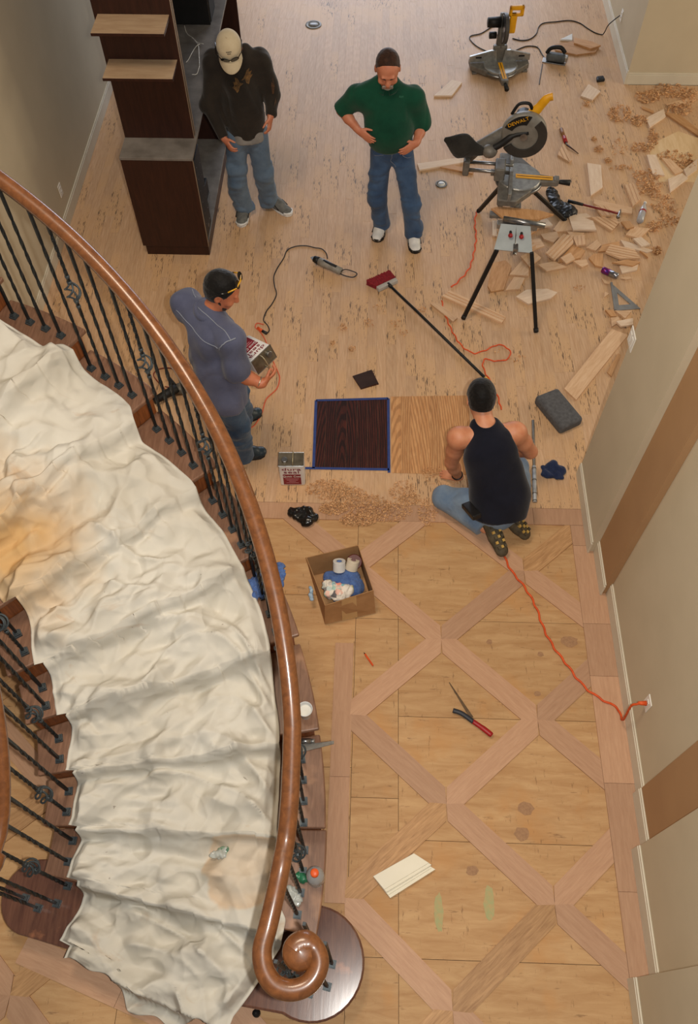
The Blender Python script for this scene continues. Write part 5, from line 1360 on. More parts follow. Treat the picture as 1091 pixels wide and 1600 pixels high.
# ---- mitre saws
def miter_saw(M, big, label, name='miter_saw'):
    """local X towards the operator, Y along the fence, Z up"""
    e = empty(name); e.matrix_world = M; tag(e, label, 'miter saw')
    W = .30
    b = MB(); b.prism([(-.16, -W), (-.16, W), (-.02, W), (.10, .15), (.10, -.15), (-.02, -W)], 0, .055); b.build('base', M_METALD, e, bevel=.008)
    for s in (-1, 1):
        for x in (-.13, .0): MB().box((x-.02, s*.26-.025, -.02), (x+.02, s*.26+.025, .0)).build('foot', M_METALD, e, bevel=.004)
    MB().lathe([(.165, .02), (.172, .03), (.172, .058), (.165, .064), (.001, .064)], 32).build('turntable', M_METAL, e, bevel=0)
    MB().lathe([(.174, .018), (.186, .018), (.186, .04), (.174, .04)], 36, caps=False).build('miter_scale', M_STEEL, e, smooth=True)
    MB().prism([(.10, -.055), (.30, -.032), (.30, .032), (.10, .055)], .015, .062).build('table_arm', M_METALD, e, bevel=.006)
    MB().box((-.03, -.022, .0645), (.26, .022, .068)).build('kerf_plate', M_YEL, e); MB().box((-.02, -.003, .0682), (.25, .003, .0692)).build('kerf_slot', M_BLK, e)
    MB().tube([Vector((.29, 0, .04)), Vector((.33, 0, .04)), Vector((.40, 0, .038))], [.014, .018, .024], 12).build('miter_handle', M_BLK, e, smooth=True)
    MB().box((.27, -.03, .02), (.31, .03, .075)).build('detent_lever', M_METALD, e, bevel=.006)
    for s in (-1, 1):
        MB().prism([(s*.03, .06), (s*.31, .06), (s*.31, .12), (s*.10, .17), (s*.045, .17)], -.012, .012, frame((0, 1, 0), (0, 0, 1), (1, 0, 0), (-.075, 0, 0))).build('fence', M_METAL, e, bevel=.003)
        MB().box((-.066, s*.22-.03, .10), (-.060, s*.22+.03, .115)).build('fence_slot', M_BLK, e)
    if big:
        for s in (-1, 1): MB().tube([Vector((-.42, s*.05, .12)), Vector((-.06, s*.05, .12))], .014, 10).build('slide_rail', M_STEEL, e, smooth=True)
        MB().box((-.20, -.075, .05), (-.12, .075, .16)).build('rail_block', M_METALD, e, bevel=.01)
        MB().box((-.45, -.07, .07), (-.40, .07, .20)).build('rear_yoke', M_METALD, e, bevel=.012)
        hc = Vector((-.03, .0, .44)); R_ = .168
        MB().tube([Vector((-.42, .02, .18)), Vector((-.34, .02, .28)), Vector((-.18, .02, .40)), hc+Vector((-.04, .03, 0))], [.045, .045, .05, .06], 10).build('head_arm', M_METALD, e, smooth=True)
        D = frame((1, 0, 0), (0, 0, 1), (0, -1, 0), hc+Vector((0, -.03, 0)))
        g = MB().lathe([(.001, .032), (R_*.5, .032), (R_*.9, .026), (R_, .012), (R_, -.03), (R_*.97, -.034)], 36, D, caps=False).build('upper_guard', mat('guard_grey', (140, 136, 128), (112, 108, 100), 12, .5, .2), e, smooth=True)
        pts = [(R_*1.02*math.cos(t), R_*1.02*math.sin(t)) for t in np.linspace(-2.5, .9, 22)]+[(R_*.62*math.cos(t), R_*.62*math.sin(t)) for t in np.linspace(.9, -2.5, 22)]
        MB().prism(pts, .028, .040, D).build('lower_guard', mat('guard_dark', (58, 54, 50), (42, 40, 38), 10, .45), e, bevel=.002)
        MB().lathe([(.0005, -.002), (R_*.92, -.002), (R_*.92, .0), (.0005, .0)], 48, frame((1, 0, 0), (0, 0, 1), (0, -1, 0), hc+Vector((0, -.018, -.05)))).build('blade', M_STEEL, e)
        MB().lathe([(.0005, .032), (.028, .032), (.028, .043), (.0005, .045)], 16, D).build('arbor_cap', M_STEEL, e)
        band = [(R_*.55*math.cos(t)-.01, R_*.55*math.sin(t)) for t in np.linspace(1.4, 2.7, 8)]+[(R_*.97*math.cos(t), R_*.97*math.sin(t)) for t in np.linspace(2.75, 1.35, 10)]
        MB().prism(band, .030, .035, D).build('name_plate', M_BLK, e)
        lettering('DEWALT', .038, D @ RZ(2.05-PI/2+.0) @ T(0, R_*.76, .0356), M_YEL, e, 'logo', 1.05)
        MB().tube([hc+Vector((-.01, .02, 0)), hc+Vector((-.01, .20, .02))], [.062, .055], 16).build('motor', M_BLK, e, smooth=True)
        hb = hc+Vector((.05, .03, .13))
        MB().tube(spline([hb+Vector((-.05, 0, -.04)), hb+Vector((.02, 0, .04)), hb+Vector((.07, 0, .12)), hb+Vector((.11, 0, .14))], 5), [.03]*6+[.026]*5+[.022]*5, 10, squash=1.3).build('handle', M_YEL, e, smooth=True)
        MB().tube(spline([hb+Vector((-.16, -.01, -.01)), hb+Vector((-.12, -.01, .07)), hb+Vector((-.05, -.01, .08)), hb+Vector((-.02, -.01, .04))], 5), .012, 8).build('carry_handle', M_BLK, e, smooth=True)
        MB().tube(spline([hc+Vector((.03, -.05, .03)), hc+Vector((-.08, -.06, .0)), hc+Vector((-.16, -.07, -.07)), hc+Vector((-.25, -.08, -.13))], 5), [.018]*6+[.024]*10, 10).build('dust_duct', M_BLK, e, smooth=True)
        MB().ball(hc+Vector((-.235, -.075, -.13)), (.06, .055, .05), 12).build('dust_elbow', M_METALD, e, smooth=True)
        bag = vox_around([(0, 0, 0), (-.26, 0, 0)], .14, .009)
        bag.cone((.0, 0, .0), (-.06, 0, -.005), .022, .03, .03); bag.cone((-.06, 0, 0), (-.17, 0, -.01), .045, .085, .04, w=(0, 1, 0), sq=.55); bag.cone((-.17, 0, -.01), (-.30, 0, .0), .085, .02, .05, w=(0, 1, 0), sq=.5)
        me = bag.mesh('dust_bag', 2, folds(.006, 81, 5)); me.transform(T(hc+Vector((-.28, -.08, -.135))) @ Matrix.Rotation(.25, 4, 'Y'))
        link('dust_bag', me, fabric('dust_bag_cloth', (52, 50, 46), (36, 34, 32), 8, .4, 18), e, smooth=True)
    else:
        MB().box((-.14, -.07, .05), (-.09, .07, .20)).build('rear_yoke', M_METALD, e, bevel=.012)
        p0 = Vector((-.13, 0, .17)); p1 = Vector((-.21, .01, .46))
        MB().tube([p0, p0+(p1-p0)*.5, p1], [.045, .04, .035], 10).build('head_arm', M_METALD, e, smooth=True)
        D = frame(Vector((0, 0, 1)), Vector((-1, 0, 0)), Vector((0, 1, 0)), Vector((-.11, .02, .36)))
        MB().lathe([(.001, .022), (.10, .022), (.135, .014), (.135, -.02), (.001, -.02)], 30, D).build('upper_guard', mat('guard_dark_two', (74, 70, 66), None, 10, .5), e, smooth=False)
        MB().lathe([(.0005, -.026), (.12, -.026), (.12, -.024), (.0005, -.024)], 40, D).build('blade', M_STEEL, e)
        MB().tube([Vector((-.16, -.02, .40)), Vector((-.16, -.15, .40))], [.05, .045], 14).build('motor', M_BLK, e, smooth=True)
        MB().tube([Vector((-.15, -.05, .28)), Vector((-.15, -.12, .28))], .032, 12).build('brush_cap', M_BLK, e, smooth=True)
        hs = Vector((-.16, .10, .45))
        mb = MB(); mb.box((-.02, -.035, -.16), (.02, .035, .03), T(hs)); mb.box((-.02, -.05, .06), (.02, .095, .10), T(hs)); mb.box((-.02, -.05, .0), (.02, -.02, .10), T(hs)); mb.box((-.02, .06, .0), (.02, .095, .10), T(hs)); mb.box((-.02, -.05, -.0), (.02, .095, .03), T(hs))
        mb.build('handle', M_YEL, e, bevel=.012, seg=3)
    return e
saw = miter_saw(frame((.985, -.10, 0), (.10, .985, 0), (0, 0, 1), (1.215, 6.08, .83)), True, 'large yellow and grey sliding miter saw with black dust bag on its stand')
saw.scale = (1.06,)*3
s2p = FL(781, 118); saw2 = miter_saw(frame((.10, -.99, 0), (.99, .10, 0), (0, 0, 1), (s2p.x, s2p.y+.06, .021)), False, 'smaller yellow-handled miter saw sitting on the floor at the back')
saw2.scale = (1.1,)*3

# ---- saw stand
def build_stand():
    e = empty('saw_stand', FL(800, 420)); tag(e, 'folding saw stand with black splayed legs and a roller extension', 'saw stand'); o = e.location
    bx, z = 1.21, .72
    A = Vector((bx-.045, 5.42, z)); B = Vector((bx+.03, 6.42, z)); d = (B-A).normalized(); n = Vector((d.y, -d.x, 0))
    M = frame(n, d, (0, 0, 1), A-o); L = (B-A).length
    MB().box((-.045, .12, -.06), (.045, L, 0), M).build('beam', M_METAL, e, bevel=.006)
    MB().box((-.02, -.02, -.045), (.02, .18, -.01), M).build('extension_bar', M_STEEL, e, bevel=.003)
    # near bracket plate slopes outward between the two near legs
    pl = [PY(783, 350, 5.62), PY(829, 354, 5.60), PY(832, 396, 5.40), PY(772, 390, 5.42)]
    nn = ((pl[1]-pl[0]).cross(pl[3]-pl[0])).normalized()*-.006
    if nn.z < 0: nn = -nn
    MB().add([p-o for p in pl]+[p+nn-o for p in pl], [(0, 3, 2, 1), (4, 5, 6, 7), (0, 1, 5, 4), (1, 2, 6, 5), (2, 3, 7, 6), (3, 0, 4, 7)]).build('leg_bracket', mat('grey_paint', (176, 184, 186), (160, 168, 170), 8, .45), e)
    for px_, py_ in ((796, 374), (813, 376)):
        c = PY(px_, py_, 5.52)-o+Vector((0, -.02, .055)); k = MB().ball(c, (.020, .020, .018), 10, k=6).build('clamp_knob', M_REDC, e, smooth=True)
        MB().tube([c+Vector((.004, .045, .0)), c+Vector((0, .015, .012))], .012, 6).build('knob_wing', M_BLK, k, smooth=True)
    MB().tube([PY(806, 350, 5.66)-o+Vector((0, -.01, .035)), PY(803, 402, 5.40)-o+Vector((0, -.01, .035))], .016, 4).build('extension_bar', M_STEEL, e)
    r0, r1 = PY(786, 345, 5.66), PY(851, 356, 5.60)
    MB().tube([r0-o+Vector((0, 0, .02)), r1-o+Vector((0, 0, .02))], .024, 12).build('roller', M_STEEL, e, smooth=True)
    feet = [(PY(777, 390, 5.42), FL(723, 500)), (PY(831, 394, 5.40), FL(838, 521)), (Vector((bx-.03, 6.36, z-.04)), FL(747, 331)), (Vector((bx+.06, 6.36, z-.04)), FL(884, 345))]
    for a, b in feet:
        a = a-o; b = b-o; t = (b-a).normalized(); s = t.cross(Vector((0, 1, 0))).normalized(); u = s.cross(t)
        ln = (b-a).length-.04
        lg = MB().box((-.016, -.016, 0), (.016, .016, ln), frame(s, u, t, a)).build('leg', M_BLK, e, bevel=.004)
        MB().tube([b-t*.05, b-t*.012+Vector((0, 0, .004))], .022, 8).build('rubber_foot', M_SHOEK, lg, smooth=True)
    # saw mount: two cross brackets under the saw feet
    for yy in (.36, .92): MB().box((-.22, yy-.03, .0), (.20, yy+.03, .03), M).build('saw_mount', M_METALD, e, bevel=.004)
    MB().box((-.16, .20, .0), (.17, .26, .045), M).build('work_support', M_METAL, e, bevel=.004)
build_stand()

# ---- jigsaw with its cord and other far cords
def build_jigsaw():
    c = FL(866, 97); e = empty('jigsaw', c, -.25); tag(e, 'black and grey jigsaw lying on the floor beside the small miter saw', 'jigsaw')
    MB().box((-.13, -.05, 0), (.13, .05, .012)).build('shoe_plate', M_STEEL, e, bevel=.003)
    MB().box((-.10, -.045, .014), (.12, .045, .10)).build('body', mat('jigsaw_grey', (92, 98, 100), (60, 64, 66), 12, .5), e, bevel=.03, seg=3)
    MB().tube(spline([Vector((-.10, 0, .09)), Vector((-.06, 0, .15)), Vector((.04, 0, .17)), Vector((.10, 0, .12))], 5), .022, 10).build('handle', M_BLK, e, smooth=True)
    MB().box((.10, -.03, .03), (.145, .03, .09)).build('nose', M_METAL, e, bevel=.01)
build_jigsaw()
cord('power_cord', [(801, 60), (815, 63), (828, 61), (838, 53), (842, 42), (850, 36), (868, 34), (890, 32), (906, 36), (918, 44), (930, 51), (941, 54), FL(945, 50, .06), FL(952, 38, .22), OUTLET2+Vector((-.02, 0, 0))], .006, M_CORDK, 'black power cord running from the back miter saw to the far right outlet')
cord('power_cord', [(784, 36), (770, 41), (752, 52), (736, 56), (735, 62), (745, 72), (760, 80), (771, 85)], .006, M_CORDK, 'black cord looping left of the back miter saw')
cord('power_cord', [(796, 84), (812, 76), (825, 72), (840, 74), (848, 86), (852, 91)], .006, M_CORDK, 'black cord lying between the back miter saw and the jigsaw')
cord('power_cord', [(848, 100), (846, 112), (844, 124), (843, 132)], .005, M_CORDK, 'short black cord hanging from the jigsaw toward the big saw')
# ================================================================== scraps, shavings, rags and small things
HM = {}
def rest_height(pts, th):
    xs = [p.x for p in pts]; ys = [p.y for p in pts]; g = .012; cells = []
    n = len(pts)
    for ix in range(int(min(xs)//g), int(max(xs)//g)+2):
        for iy in range(int(min(ys)//g), int(max(ys)//g)+2):
            x, y = ix*g, iy*g; ins = False; j = n-1
            for i in range(n):
                if (pts[i].y > y) != (pts[j].y > y) and x < (pts[j].x-pts[i].x)*(y-pts[i].y)/(pts[j].y-pts[i].y)+pts[i].x: ins = not ins
                j = i
            if ins: cells.append((ix, iy))
    z = max([HM.get(c, 0.0) for c in cells]+[0.0])
    for c in cells: HM[c] = z+th
    return z+.0008
M_OFFCUT_D = wood('oak_offcut_tan', (206, 160, 114), (176, 128, 82), (10, 1.2, 10), 5, .6, .15, bump=.08)
M_OFFCUT_P = wood('oak_offcut_pale', (226, 204, 180), (208, 180, 152), (10, 1.2, 10), 5, .6, .08, bump=.06)
def scrap(px, label, group=None, groove=False, th=.019, m=None, z=None, name='board_offcut'):
    P = [FL(a, b, 0) for a, b in px]; c = sum(P, Vector())/len(P)
    # longest edge gives the grain
    ed = max(((P[(i+1) % len(P)]-P[i]) for i in range(len(P))), key=lambda v: v.length); a = math.atan2(ed.y, ed.x)-PI/2
    zz = rest_height(P, th) if z is None else z
    e = empty(name, (c.x, c.y, zz), a); tag(e, label, 'offcut', group)
    L = [RZ(-a) @ (p-c) for p in P]; pts = [(p.x, p.y) for p in L]
    m = m or M_OFFCUT
    if groove:
        MB().prism(pts, 0, th-.005).build('board', m, e)
        x0, x1 = min(p[0] for p in pts), max(p[0] for p in pts); k = max(3, int((x1-x0)/.032)); w = (x1-x0)/k
        for i in range(k):
            q = clip_poly(clip_poly(pts, 1, 0, x0+w*(i+.80)), -1, 0, -(x0+w*(i+.12)))
            if len(q) > 2: MB().prism(q, th-.005, th).build('rib', m, e)
    else: MB().prism(pts, 0, th).build('board', m, e, bevel=.0012, seg=1)
    return e
def C1(*v): return [(v[i]/4.347+840, v[i+1]/4.347+120) for i in range(0, len(v), 2)]
def C2(*v): return [(v[i]/3.41+690, v[i+1]/3.41+380) for i in range(0, len(v), 2)]
def C3(*v): return [(v[i]/2.949+640, v[i+1]/2.949+220) for i in range(0, len(v), 2)]
LP = 'pale oak board offcut lying in the scrap pile beside the saw stand'; GP = 'offcuts in the scrap pile'
LG = 'grooved-back oak offcut lying in the scrap pile beside the saw stand'; GG = 'grooved offcuts in the scrap pile'
# single ones
scrap(C1(290, 140, 345, 60, 425, 110, 370, 168), 'pale oak offcut lying alone below the small black wedge', m=M_OFFCUT_P)
scrap(C1(335, 595, 430, 610, 440, 760, 360, 815), 'pale upright offcut with a slanted end lying alone right of the saw', m=M_OFFCUT_P)
scrap(C1(590, 745, 650, 730, 700, 835, 645, 892), 'grooved offcut lying just left of the plastic bottle', groove=True)
scrap(C1(135, 540, 175, 455, 232, 572, 215, 588), 'grooved offcut under the blade end of the red-ferruled brush', groove=True)
scrap(C1(735, 290, 855, 228, 868, 280, 760, 352), 'pinkish offcut among shavings near the plywood patch', m=M_OFFCUT_P)
scrap(C1(740, 540, 800, 540, 862, 680, 780, 672), 'greyish offcut among shavings touching a pink board', m=M_OFFCUT_P)
scrap(C1(840, 560, 900, 568, 988, 650, 930, 672), 'pink oak offcut leaning right beside the greyish one')
scrap(C1(885, 705, 980, 665, 1020, 700, 900, 792), 'pale offcut with a dark knot close to the wall end', m=M_OFFCUT_P)
scrap(C1(990, 640, 1085, 565, 1080, 640, 1010, 690), 'small pale offcut beside the knotty one by the wall', m=M_OFFCUT_P)
scrap(C1(860, 255, 960, 265, 1110, 385, 1095, 415), 'long dark-edged board running off at the right edge', m=M_OFFCUT_D)
scrap(C1(705, 205, 790, 238, 782, 252, 708, 220), 'thin dark strip lying near the back shavings', m=M_OFFCUT_D, th=.012)
scrap(C1(675, 105, 960, 120, 970, 130, 680, 118), 'thin strip under shavings by the far corner wall', m=M_OFFCUT_D, th=.008)
scrap(C1(870, 190, 1060, 140, 1080, 160, 900, 215), 'pale strip among the shavings by the far wall', m=M_OFFCUT, th=.01)
scrap(C3(35, 112, 330, 70, 336, 92, 45, 142), 'long pale board lying behind the man in green', m=M_OFFCUT_P)
scrap(C3(140, 128, 200, 118, 295, 145, 290, 158), 'narrow tan strip below the long board behind the man in green', m=M_OFFCUT_D)
scrap([(678, 152), (706, 127), (722, 131), (706, 152)], 'pale triangular offcut left of the back miter saw', m=M_OFFCUT_P)
scrap(C2(0, 290, 45, 258, 340, 400, 320, 432), 'long grooved plank under the left front leg of the stand', groove=True)
scrap(C2(-60, 330, -20, 325, 85, 405, 60, 425), 'pale pointed board end beside the loose orange cord', m=M_OFFCUT)
scrap(C2(245, 235, 270, 115, 340, 98, 372, 130, 330, 255, 262, 266), 'wide tan offcut lying between the stand front legs', m=M_OFFCUT_D)
scrap(C2(360, 175, 428, 98, 466, 130, 462, 182), 'four-sided offcut between the stand legs beside the right leg', m=M_OFFCUT)
scrap(C2(340, 258, 385, 188, 442, 192, 415, 252), 'pointed offcut in front of two others between the stand legs', m=M_OFFCUT)
scrap(C2(395, 292, 450, 256, 560, 250, 616, 270, 580, 302, 462, 332), 'leaf-shaped pale offcut behind the right front leg', m=M_OFFCUT_P)
scrap(C2(652, 782, 905, 465, 990, 496, 715, 842), 'long pale plank lying diagonally by the wall end', m=M_OFFCUT)
scrap(C2(880, 690, 940, 590, 955, 600, 905, 715), 'thin broken strip lying between the long plank and the wall', m=M_OFFCUT_D, th=.01)
scrap(C2(900, 405, 940, 400, 952, 424, 905, 452), 'tiny offcut left of the pale strip below the speed square', m=M_OFFCUT)
scrap(C2(925, 432, 1015, 415, 1015, 450, 950, 458), 'small pale strip below the speed square', m=M_OFFCUT_P)
scrap(C2(920, 366, 1010, 368, 975, 408), 'small triangular offcut touching the speed square bottom edge')
scrap(C2(870, 362, 915, 364, 930, 398, 900, 398), 'small tan offcut left of the speed square corner', m=M_OFFCUT_D)
scrap(C2(850, 190, 880, 205, 892, 222, 868, 218), 'tiny chip above the speed square tip', th=.01)
scrap(C2(868, 262, 892, 272, 866, 292), 'tiny triangular chip left of the speed square', th=.01)
scrap(C2(945, 132, 990, 105, 1046, 120, 1040, 150, 960, 168), 'pale offcut lying right of the drink can', m=M_OFFCUT_P)
scrap(C2(950, 190, 1000, 180, 1014, 192, 980, 198), 'thin sliver below the drink can', th=.01)
scrap([(866, 72), (900, 66), (936, 76), (930, 84), (900, 88), (868, 81)], 'reddish brown board piece by the back right wall', m=M_OFFCUT_D)
scrap([(897, 64), (925, 70), (938, 76), (922, 81), (896, 72)], 'small brown offcut on top of the reddish board piece', m=M_OFFCUT_D)
scrap([(875, 64), (894, 55), (894, 65)], 'white triangular offcut beside the reddish board piece', m=mat('white_board', (226, 226, 222), None, 8, .6))
scrap(C3(380, 375, 402, 375, 402, 448, 380, 442), 'pale offcut standing out left of the grey stand bracket', m=M_OFFCUT_P)
# the pile
PILE = ['long pale offcut lying under the red hammer shaft', 'wedge-shaped offcut just below the slumped black bag', 'broad slant-ended offcut lying below the hammer grip', 'thin pale sliver lying along the hammer grip', 'small pale chip on the upper middle of the scrap pile', 'flat offcut tucked against the largest grooved board', 'rounded offcut at the left end of the scrap pile beside the roller', 'wide pointed offcut right of the pile below the hammer head', 'small offcut just below the hammer head', 'slanted offcut in mid pile above the right grooved board', 'long thin strip slanting down the right side of the pile', 'small dark chip at the far right tip of the pile', 'upright offcut in the lower pile left of the drink can', 'small offcut wedged between two grooved boards in mid pile', 'thin pale offcut touching the top of the drink can', 'flat offcut right behind the right front stand leg', 'small offcut at the lower middle edge of the pile', 'small offcut behind the upper part of the right stand leg', 'offcut beside the grey bracket at the left of the pile', 'offcut just under the right end of the steel roller', 'offcut between the steel roller and the rounded offcut', 'small offcut below the largest grooved board', 'thin offcut at the right of the pile above the long strip']
PILE_G = ['grooved offcut lying right below the hammer shaft', 'largest grooved offcut, slanting in the left of the pile', 'small grooved offcut beside the largest grooved one', 'wide grooved offcut at the right of the pile above the drink can', 'grooved offcut half under the hammer shaft in the pile', 'grooved offcut directly below the steel roller']
for v in ((380, 842, 640, 900, 640, 940, 500, 925, 380, 872), (105, 1048, 170, 958, 202, 965, 235, 1052, 130, 1062), (205, 962, 252, 958, 372, 1000, 395, 1062, 235, 1062), (215, 945, 330, 938, 362, 960, 300, 972),
          (195, 1060, 315, 1070, 290, 1102, 225, 1096), (240, 1150, 322, 1190, 290, 1240, 130, 1272), (20, 1080, 130, 1060, 142, 1100, 110, 1136, 40, 1112), (595, 1082, 640, 1030, 762, 1040, 690, 1108),
          (560, 1005, 620, 1000, 652, 1040, 600, 1054), (410, 1197, 440, 1150, 550, 1128, 562, 1170, 470, 1192), (560, 1118, 600, 1128, 782, 1190, 740, 1203, 590, 1166), (690, 1190, 740, 1213, 748, 1238), (345, 1240, 380, 1212, 446, 1210, 436, 1302, 390, 1292),
          (330, 1170, 400, 1118, 432, 1150, 390, 1192), (500, 1282, 600, 1262, 692, 1280, 640, 1304), (0, 1285, 112, 1264, 200, 1304, 60, 1330), (240, 1262, 330, 1250, 342, 1284, 300, 1304), (-120, 1240, -40, 1200, 20, 1250, -60, 1310),
          (-80, 1150, 10, 1130, 40, 1180, -40, 1210), (-140, 1060, -30, 1010, 10, 1040, -90, 1110), (-60, 990, 60, 985, 100, 1030, -10, 1050), (150, 1250, 220, 1215, 250, 1260, 190, 1290), (640, 1120, 700, 1110, 760, 1160, 700, 1175)):
    scrap(C1(*v), PILE.pop(0), GP, m=random.choice((M_OFFCUT, M_OFFCUT, M_OFFCUT_D, M_OFFCUT_P)))
for v in ((360, 965, 450, 958, 556, 1000, 500, 1057), (50, 1217, 170, 1088, 232, 1100, 240, 1150, 110, 1267), (235, 1110, 315, 1094, 322, 1160, 260, 1168), (455, 1212, 490, 1158, 650, 1190, 692, 1252, 560, 1257), (380, 900, 470, 895, 520, 960, 430, 965), (-150, 1160, -60, 1130, -20, 1190, -110, 1230)):
    scrap(C1(*v), PILE_G.pop(0), GG, True)
# workpiece across the stand
P = [FL(a, b, .79) for a, b in C3(378, 308, 440, 358, 592, 360, 666, 336, 600, 318, 420, 300)]; c = sum(P, Vector())/len(P)
o = MB().prism([(p.x-c.x, p.y-c.y) for p in P], 0, .019).build('board_offcut', M_OFFCUT_D, bevel=.001); o.location = (c.x, c.y, .767); tag(o, 'tan board with slanted ends lying across the saw stand', 'offcut')

# ---- shavings: curled ribbons, nobody could count them
def shavings(name, spots, n, label, size=.02, seed=0, hmax=.03):
    rs = random.Random(seed); mb = MB()
    for i in range(n):
        cx, cy, rx, ry = rs.choice(spots); a = rs.uniform(0, 2*PI); q = math.sqrt(rs.random())
        c = FL(cx+rx*q*math.cos(a), cy+ry*q*math.sin(a), 0); c.z = rs.uniform(.002, max(.004, hmax*(1-q)))
        r = size*rs.uniform(.35, 1.0); w = size*rs.uniform(.25, .6); turns = rs.uniform(.5, 1.6); t0 = rs.uniform(0, 6)
        R_ = Matrix.Rotation(rs.uniform(0, 6.3), 4, 'Z') @ Matrix.Rotation(rs.uniform(-.8, .8)+PI/2*rs.choice((0, 1, 1)), 4, 'X')
        k = 7; vs = []
        for j in range(k):
            t = t0+j/(k-1)*turns*2*PI; rr = r*(1-.4*j/k)
            for s in (-1, 1):
                p = R_ @ Vector((rr*math.cos(t), rr*math.sin(t), s*w/2+j*.001)); p = p+c; p.z = max(p.z+r*.4, .0012); vs.append(p)
        mb.add(vs, [(2*j, 2*j+1, 2*j+3, 2*j+2) for j in range(k-1)])
    return tag(mb.build(name, M_SHAV), label, 'shavings', kind='stuff')
shavings('wood_shavings', [(512, 765, 34, 16), (545, 778, 30, 18), (575, 792, 38, 20), (600, 800, 45, 16), (520, 795, 22, 10), (560, 812, 30, 10)], 2600, 'big heap of curly wood shavings in front of the dark sample', .011, 1, .035)
shavings('wood_shavings', [(630, 768, 22, 16), (640, 780, 18, 10), (668, 800, 16, 22)], 520, 'smaller patch of shavings left of the kneeling man', .011, 2, .02)
shavings('wood_shavings', [(693, 745, 32, 16), (675, 738, 16, 8)], 160, 'fine shavings around the left hand of the kneeling man', .01, 3, .01)
shavings('wood_shavings', [(968, 178, 18, 14), (1000, 190, 14, 8), (1012, 152, 20, 10), (1045, 142, 24, 12), (1075, 150, 16, 12), (1062, 172, 20, 10)], 520, 'shavings strewn along the far wall corner', .022, 4, .03)
shavings('wood_shavings', [(1002, 232, 16, 8), (1020, 218, 8, 16), (1010, 275, 22, 10), (1015, 290, 20, 10), (1055, 245, 28, 10), (1072, 258, 14, 8)], 420, 'shavings strewn over the pale plywood patch', .02, 5, .02)
shavings('wood_shavings', [(1015, 300, 16, 10), (1035, 318, 18, 14), (1045, 340, 18, 16), (1022, 355, 12, 8), (1026, 392, 7, 6)], 300, 'shavings strewn along the near wall end', .02, 6, .02)
shavings('wood_shavings', [(935, 233, 7, 6), (928, 218, 4, 3), (950, 252, 6, 4), (970, 262, 20, 4), (968, 232, 12, 14), (914, 165, 8, 6)], 170, 'small tufts of shavings on open floor right of the saw', .018, 7, .015)
shavings('wood_shavings', [(595, 480, 14, 8), (578, 505, 9, 6), (618, 505, 10, 6), (535, 512, 8, 5), (632, 520, 8, 6), (550, 545, 6, 4), (520, 536, 4, 3), (655, 485, 10, 6), (805, 560, 20, 8), (905, 450, 10, 6), (770, 545, 16, 10)], 180, 'stray curls of shavings below the broom head', .013, 8, .006)
# plywood patch showing in the side room floor
q = [FL(1012, 228), FL(1060, 205), FL(1110, 222), FL(1110, 285), FL(1030, 284)]
o = piece('plywood_sheet', [(p.x, p.y) for p in q], -.0005, .0012, wood('pale_plywood', (220, 192, 152), (206, 174, 130), (7, 1.2, 7), 4, .6, .04, bump=.05), floor)

# ---- open cardboard box with rags
def build_box():
    ft = [Vector((-.268, 2.372, 0)), Vector((.082, 2.468, 0)), Vector((-.03, 2.845, 0)), Vector((-.385, 2.745, 0))]; h = .25
    tp = [Vector((-.262, 2.395, h)), Vector((.062, 2.518, h)), Vector((-.05, 2.868, h)), Vector((-.408, 2.758, h))]
    e = empty('cardboard_box', sum(ft, Vector())/4); tag(e, 'open cardboard box of rags standing on the bare plywood', 'box'); o = e.location
    c = sum(tp, Vector())/4
    def sh(p, d=.006): v = (Vector((c.x, c.y, p.z))-p); return p+v.normalized()*d
    for i in range(4):
        a, b, a2, b2 = ft[i], ft[(i+1) % 4], tp[i], tp[(i+1) % 4]
        vs = [a, b, b2, a2, sh(a), sh(b), sh(b2), sh(a2)]
        w = MB().add([v-o for v in vs], [(0, 1, 2, 3), (7, 6, 5, 4), (3, 2, 6, 7), (0, 4, 5, 1), (0, 3, 7, 4), (1, 5, 6, 2)]).build('side', M_CARD, e)
        if i == 0:
            m_ = [a.lerp(b, .34), a.lerp(b, .64), a2.lerp(b2, .64), a2.lerp(b2, .34)]; nn = Vector((.08, -.3, 0)).normalized()*.0012
            MB().add([v-o+nn for v in m_], [(0, 1, 2, 3)]).build('packing_tape', mat('tan_tape', (196, 160, 112), None, 8, .4), w)
    MB().prism([(p.x-o.x, p.y-o.y) for p in ft], .002, .006).build('bottom', M_CARD, e)
    return c
bc = build_box()
def blob(name, prims, m, label, cat, res=.008, noise=None, smooth=2, parent=None, group=None):
    pts = []
    for p in prims: pts += [p[0], p[1]]
    v = vox_around(pts, .12, res)
    for a, b, r0, r1, k in prims: v.cone(a, b, r0, r1, k)
    v.plane((0, 0, -1), -(min(p[2] for p in pts)-.0+.0) if False else 10)
    me = v.mesh(name, smooth, noise); o = link(name, me, m, smooth=True); return tag(o, label, cat, group)
def crumple(amp, seed, sc): return lambda p: amp*(np.abs(snoise(p, seed, 3, sc))*2-.5)
M_BLUER = fabric('blue_towel', (92, 122, 178), (64, 90, 148), 30, .6, 60)
M_NAVYR = fabric('navy_rag', (42, 52, 82), (28, 36, 62), 12, .5, 30)
blob('blue_towel', [((-.17, 2.57, .085), (-.075, 2.62, .09), .07, .07, .05), ((-.17, 2.66, .095), (-.10, 2.69, .10), .06, .06, .05), ((-.24, 2.68, .10), (-.2, 2.62, .09), .045, .055, .04)], M_BLUER, 'folded blue terry towel inside the cardboard box', 'towel', .008, crumple(.008, 91, 5))
